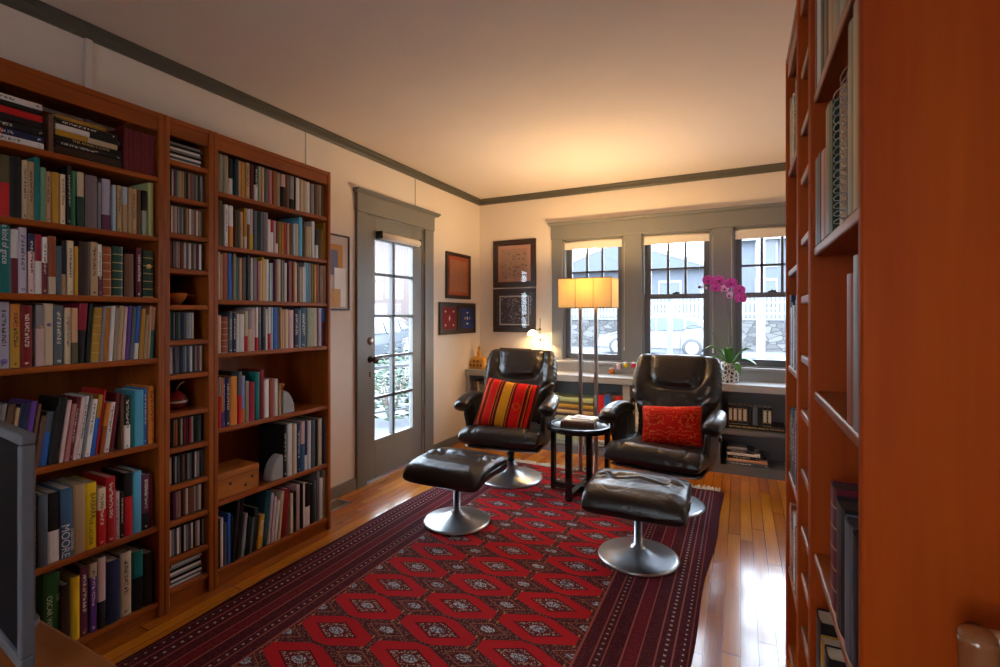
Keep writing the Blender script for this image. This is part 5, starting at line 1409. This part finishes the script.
def hatchback(loc, rz, label, paint):
    c = empty('parked_car', loc, rz); tag(c, label, 'car')
    prof = [(-2.0, .28), (-2.02, .50), (-1.93, .66), (-1.25, .84), (-.62, 1.25), (-.30, 1.38), (.35, 1.43), (1.0, 1.40), (1.55, 1.26), (1.93, .92), (2.0, .62), (1.98, .28)]
    def half(z): return .84 if z < .85 else .84 - .22 * (z - .85) / .58
    rings = []
    for f in (-1, -.97, -.6, 0, .6, .97, 1):
        k = .985 if abs(f) == 1 else 1
        rings.append([Vector((x * k, f * half(z), .28 + (z - .28) * k)) for x, z in prof])
    MB().loft(rings, 0, False).build('body', paint, c, bevel=.03, seg=3)
    for s in (-1, 1):
        def P(x, z): return (x, s * (half(z) + .006), z)
        for poly in ([(-.98, .90), (-.52, 1.24), (-.24, 1.33), (.02, 1.345), (.02, .90)], [(.09, .90), (.09, 1.345), (.75, 1.33), (.98, 1.29), (.98, .95), (.85, .90)], [(1.05, .97), (1.05, 1.26), (1.35, 1.20), (1.58, 1.02)]):
            b = MB(); n = len(poly)
            b.add([P(*p) for p in poly] + [(p[0], s * (half(p[1]) - .02), p[1]) for p in poly], [tuple(range(n)), tuple(range(2 * n - 1, n - 1, -1))] + [(i, (i + 1) % n, n + (i + 1) % n, n + i) for i in range(n)])
            b.build('side_window', M['carglass'], c)
        for wx in (-1.25, 1.25):
            Mx = Matrix.Translation((wx, s * .80, .31)) @ Matrix.Rotation(R(-90 * s), 4, 'X')
            w_ = MB().lathe([(.20, -.10), (.30, -.10), (.32, -.06), (.32, .04), (.30, .07), (.21, .075)], 32, M=Mx, cap=False).build('tyre', M['tyre'], c)
            b = MB().lathe([(.0, .05), (.205, .05), (.205, .074), (.19, .074), (.185, .06), (.0, .06)], 28, M=Mx, cap=False)
            for k in range(6):
                b.box(-.02, .02, .03, .19, .058, .076, M=Mx @ Matrix.Rotation(pi / 3 * k, 4, 'Z'))
            b.build('wheel_rim', M['rim'], w_)
        MB().box(1.86, 1.99, s * .78 - .05, s * .78 + .05, .74, .92).build('tail_lamp', M['red_lamp'], c, bevel=.02)
        MB().box(-1.98, -1.82, s * .66 - .1, s * .66 + .1, .60, .72).build('head_lamp', M['carglass'], c, bevel=.03)
    return c
M['red_lamp'] = plain('red_tail_lamp', (.5, .05, .05), .2)
hatchback((-2.7, 18.4, GZ), 0, 'white hatchback car parked along the street outside the middle window', M['carpaint'])
hatchback((-10.2, 11.2, GZ), R(100), 'grey hatchback car on the street seen through the glazed door', plain('grey_car_paint', (.05, .056, .065), .25, coat=.5))

sw = empty('stone_wall', (-1, 21.6, GZ)); tag(sw, 'low fieldstone retaining wall across the street below the picket fence', 'stone wall')
MB().box(-14, 14, 0, .5, 0, 1.22).build('masonry', M['fieldstone'], sw); MB().box(-14, 14, -.04, .54, 1.22, 1.30).build('coping', M['conc'], sw, bevel=.01)
pf = empty('picket_fence', (-1, 21.85, GZ + 1.30)); tag(pf, 'white picket fence on top of the stone wall across the street', 'fence')
b = MB()
for k in range(190):
    x = -14 + k * .148
    b.prism([(x, 0.04), (x + .085, .04), (x + .085, .82), (x + .0425, .90), (x, .82)], 'y', -.012, .012)
b.build('pickets', M['fencewhite'], pf)
MB().box(-14, 14, .012, .05, .16, .24).box(-14, 14, .012, .05, .60, .68).build('rails', M['fencewhite'], pf)
b = MB()
for k in range(12): b.box(-14 + k * 2.5, -13.9 + k * 2.5, .05, .15, -.0, .95)
b.build('posts', M['fencewhite'], pf)

def house(loc, w, d, h, rh, label, wallm, ridge='x', wins=()):
    c = empty('house', loc); tag(c, label, 'house')
    MB().box(-w / 2, w / 2, 0, d, 0, h).build('walls', wallm, c)
    e = .5
    if ridge == 'y':
        MB().prism([(-w / 2 - e, h), (w / 2 + e, h), (0, h + rh)], 'y', -e, d + e).build('roof', M['roofing'], c)
        MB().prism([(-w / 2 - e, h - .12), (-w / 2 - e, h + .1), (0, h + rh + .15), (w / 2 + e, h + .1), (w / 2 + e, h - .12), (0, h + rh - .12)], 'y', -e - .05, -e).build('barge_board', M['fencewhite'], c)
        MB().prism([(-w / 2, h + .05), (w / 2, h + .05), (0, h + rh - .25)], 'y', -e - .02, -e + .02).build('gable', wallm, c)
    else:
        MB().prism([(-e, h), (d + e, h), (d / 2, h + rh)], 'x', -w / 2 - e, w / 2 + e).build('roof', M['roofing'], c)
        MB().box(-w / 2 - e, w / 2 + e, -e - .05, -e, h - .2, h + .02).build('gutter', M['fencewhite'], c)
    for x, z, ww, hh_ in wins:
        f = MB().box(x - ww / 2 - .1, x + ww / 2 + .1, -.06, .02, z - hh_ / 2 - .1, z - hh_ / 2).box(x - ww / 2 - .1, x + ww / 2 + .1, -.06, .02, z + hh_ / 2, z + hh_ / 2 + .14).box(x - ww / 2 - .1, x - ww / 2, -.06, .02, z - hh_ / 2, z + hh_ / 2).box(x + ww / 2, x + ww / 2 + .1, -.06, .02, z - hh_ / 2, z + hh_ / 2).build('window_frame', M['fencewhite'], c)
        MB().box(x - ww / 2, x + ww / 2, -.02, -.005, z - hh_ / 2, z + hh_ / 2).box(x - ww / 2, x + ww / 2, -.03, -.005, z - .02, z + .02).build('window_pane', M['carglass'], f)
    return c
house((-6.4, 30, GZ + .9), 9.5, 9, 3.2, 1.9, 'pale house with a low gable and porch, outside the first two windows', M['siding'], 'y', [(-2.6, 1.7, 1.1, 1.5), (2.7, 1.7, 1.1, 1.5)])
house((2.6, 33, GZ + .9), 6.0, 8, 5.2, 2.0, 'taller pale house far behind the fence, outside the third window', M['siding'], 'x', [(-1.2, 1.8, 1.0, 1.6), (1.2, 1.8, 1.0, 1.6), (-1.2, 4.2, 1.0, 1.4), (1.2, 4.2, 1.0, 1.4)])
house((-19.5, 17, GZ), 7.5, 9, 5.4, 2.2, 'brick house across the street, seen through the glazed door', M['brick'], 'x', [(-2, 1.8, 1.0, 1.6), (2, 1.8, 1.0, 1.6), (-2, 4.2, 1.0, 1.4), (2, 4.2, 1.0, 1.4)])
po = empty('porch_post', (.236, 7.0, GZ)); tag(po, 'square white porch post outside the third window', 'post')
MB().box(-.048, .048, -.048, .048, 0, 2.95).build('shaft', M['fencewhite'], po, bevel=.006); MB().box(-.065, .065, -.065, .065, 0, .16).box(-.07, .07, -.07, .07, 2.95, 3.05).build('base_and_cap', M['fencewhite'], po, bevel=.006)
bn = empty('rubbish_bin', (.29, 9.05, GZ + .05)); tag(bn, 'grey lidded bin standing behind the white porch post', 'bin')
rings = [[Vector((sp(cos(2 * pi * i / 24), .4) * w, sp(sin(2 * pi * i / 24), .4) * w, z)) for i in range(24)] for z, w in ((0, .15), (.65, .18))]
MB().loft(rings, 0, False).build('tub', M['bin'], bn); MB().box(-.19, .19, -.19, .19, .65, .70).build('lid', M['bin'], bn, bevel=.015)
sp_ = empty('shepherd_hook', (-1.0, 9.6, GZ)); tag(sp_, 'thin curved iron plant hook outside the middle window', 'plant hook')
MB().tube(cat([(0, 0, 0), (0, 0, .9), (.05, 0, 1.12), (.22, 0, 1.23), (.40, 0, 1.15), (.50, 0, .92), (.52, 0, .78), (.56, 0, .74), (.59, 0, .79)], 8), .009, 8).build('rod', M['tyre'], sp_)
pp = empty('gate_post', (-1.28, 10.4, GZ)); tag(pp, 'slim dark post in the garden outside the middle window', 'post')
MB().box(-.05, .05, -.05, .05, 0, 1.72).build('shaft', M['bin'], pp, bevel=.005); MB().lathe([(.075, 1.72), (.075, 1.75), (.03, 1.79), (.001, 1.80)], 4).build('cap', M['bin'], pp)

def bush(loc, r, h, label, n=420):
    c = empty('bush', loc); tag(c, label, 'bush', 'bushes outside')
    rr = random.Random(int(loc[1] * 100)); b = MB()
    for k in range(n):
        a = rr.uniform(0, 2 * pi); e = rr.uniform(-.1, 1); q = rr.uniform(.6, 1)
        p = Vector((r * q * cos(a) * sqrt(max(0, 1 - e * e * .8)), r * q * sin(a) * sqrt(max(0, 1 - e * e * .8)), h * .12 + h * .88 * max(0, e) * q))
        s = rr.uniform(.035, .07)
        Mx = Matrix.Translation(p) @ Matrix.Rotation(rr.uniform(0, 6.3), 4, 'Z') @ Matrix.Rotation(rr.uniform(-1, 1), 4, 'X')
        vs = [Mx @ Vector(v) for v in ((-s, 0, 0), (0, -s * .45, .006), (s, 0, -.004), (0, s * .45, .006), (0, 0, .012))]
        b.add(vs, [(0, 1, 4), (1, 2, 4), (2, 3, 4), (3, 0, 4)])
    b.build('foliage', M['bush'], c)
    b = MB()
    for k in range(6): b.tube([(0, 0, 0), (r * .3 * cos(k), r * .3 * sin(k), h * .4), (r * .6 * cos(k), r * .6 * sin(k), h * .75)], [.02, .014, .006], 6)
    b.build('stems', M['bark'], c)
bush((-4.15, 5.12, GZ), .40, .85, 'leafy green bush just outside the glazed door')
bush((-5.2, 6.7, GZ), .55, 1.0, 'green bush further along outside the glazed door')
bush((-2.0, 20.6, GZ), .7, .75, 'pale green bush at the foot of the stone wall', 300)
bush((4.6, 20.6, GZ), .75, .8, 'green bush by the stone wall outside the third window', 300)
rl = empty('porch_railing', (-3.35, 4.3, GZ)); tag(rl, 'thin dark metal railing outside the glazed door', 'railing')
MB().bar((-.55, -.75, .82), (.1, 1.0, .82), .025, .03).bar((-.55, -.75, .32), (.1, 1.0, .32), .02, .02).build('rails', M['tyre'], rl)
for f in (0, .5, 1):
    x, y = -.55 + .65 * f, -.75 + 1.75 * f
    MB().box(x - .015, x + .015, y - .015, y + .015, 0, .84).build('baluster', M['tyre'], rl)
def tree(loc, h, label, seed):
    c = empty('bare_tree', loc); tag(c, label, 'tree'); rr = random.Random(seed); b = MB()
    def br(p, d, L, r, lv):
        q = p + d * L * .5 + Vector((rr.uniform(-.06, .06) * L, rr.uniform(-.06, .06) * L, 0)); e = p + d * L
        b.tube([p, q, e], [r, r * .8, r * .6], 6)
        if lv:
            for k in range(3):
                nd = (d + Vector((rr.uniform(-.8, .8), rr.uniform(-.8, .8), rr.uniform(-.1, .6)))).normalized(); br(e, nd, L * rr.uniform(.55, .75), r * .58, lv - 1)
    br(Vector((0, 0, 0)), Vector((0, 0, 1)), h * .42, h * .022, 4)
    b.build('trunk_and_branches', M['bark'], c)
tree((4.2, 26, GZ + .9), 7.5, 'bare branching tree behind the picket fence outside the third window', 4)

# ------------------------------------------------------------------ light: overcast daylight and the two lit lamps
w = D.worlds.new('overcast'); bpy.context.scene.world = w; w.use_nodes = True
bg = w.node_tree.nodes['Background']
tc = N(w.node_tree, 'ShaderNodeTexCoord'); sx = N(w.node_tree, 'ShaderNodeSeparateXYZ'); w.node_tree.links.new(tc.outputs['Generated'], sx.inputs[0])
w.node_tree.links.new(ramp(w.node_tree, math_(w.node_tree, 'ADD', math_(w.node_tree, 'MULTIPLY', sx.outputs[2], .5), .5), [(.45, (.60, .66, .75)), (.56, (.86, .93, 1.0)), (1, (.66, .80, 1.0))]), bg.inputs[0])
bg.inputs[1].default_value = SKY
def point(name, parent, loc, p, c, r):
    l = D.lights.new(name, 'POINT'); l.energy = p; l.color = c; l.shadow_soft_size = r
    o = D.objects.new(name, l); COL.objects.link(o); o.parent = parent; o.location = loc
for x in (-.0625, .0625): point('lamp_light', lp, (x, 0, 1.50), LAMP_W, (1, .66, .30), .03)
for s, z in ((-1, .375), (1, .275)): point('lamp_light', dl, (s * .07, -.022, z - .018), DESK_W, (1, .68, .34), .015)

# ------------------------------------------------------------------ camera
cd_ = D.cameras.new('camera'); co = D.objects.new('camera', cd_); COL.objects.link(co)
cd_.sensor_width = 36; cd_.lens = 485 * 36 / 1000; cd_.shift_y = -17.5 / 1000; cd_.clip_start = .02
co.location = (0, 0, 1.25); co.rotation_euler = (R(90), 0, math.atan(240 / 485))
sc_ = bpy.context.scene; sc_.camera = co
sc_.view_settings.view_transform = 'Standard'; sc_.view_settings.look = 'None'; sc_.view_settings.gamma = 1; sc_.view_settings.exposure = EXPOSURE
sc_.view_settings.use_curve_mapping = False
sc_.cycles.max_bounces = 10; sc_.cycles.diffuse_bounces = 6; sc_.cycles.glossy_bounces = 4; sc_.cycles.transmission_bounces = 6; sc_.cycles.transparent_max_bounces = 12
sc_.cycles.use_denoising = True
sc_.cycles.sample_clamp_indirect = 6.0
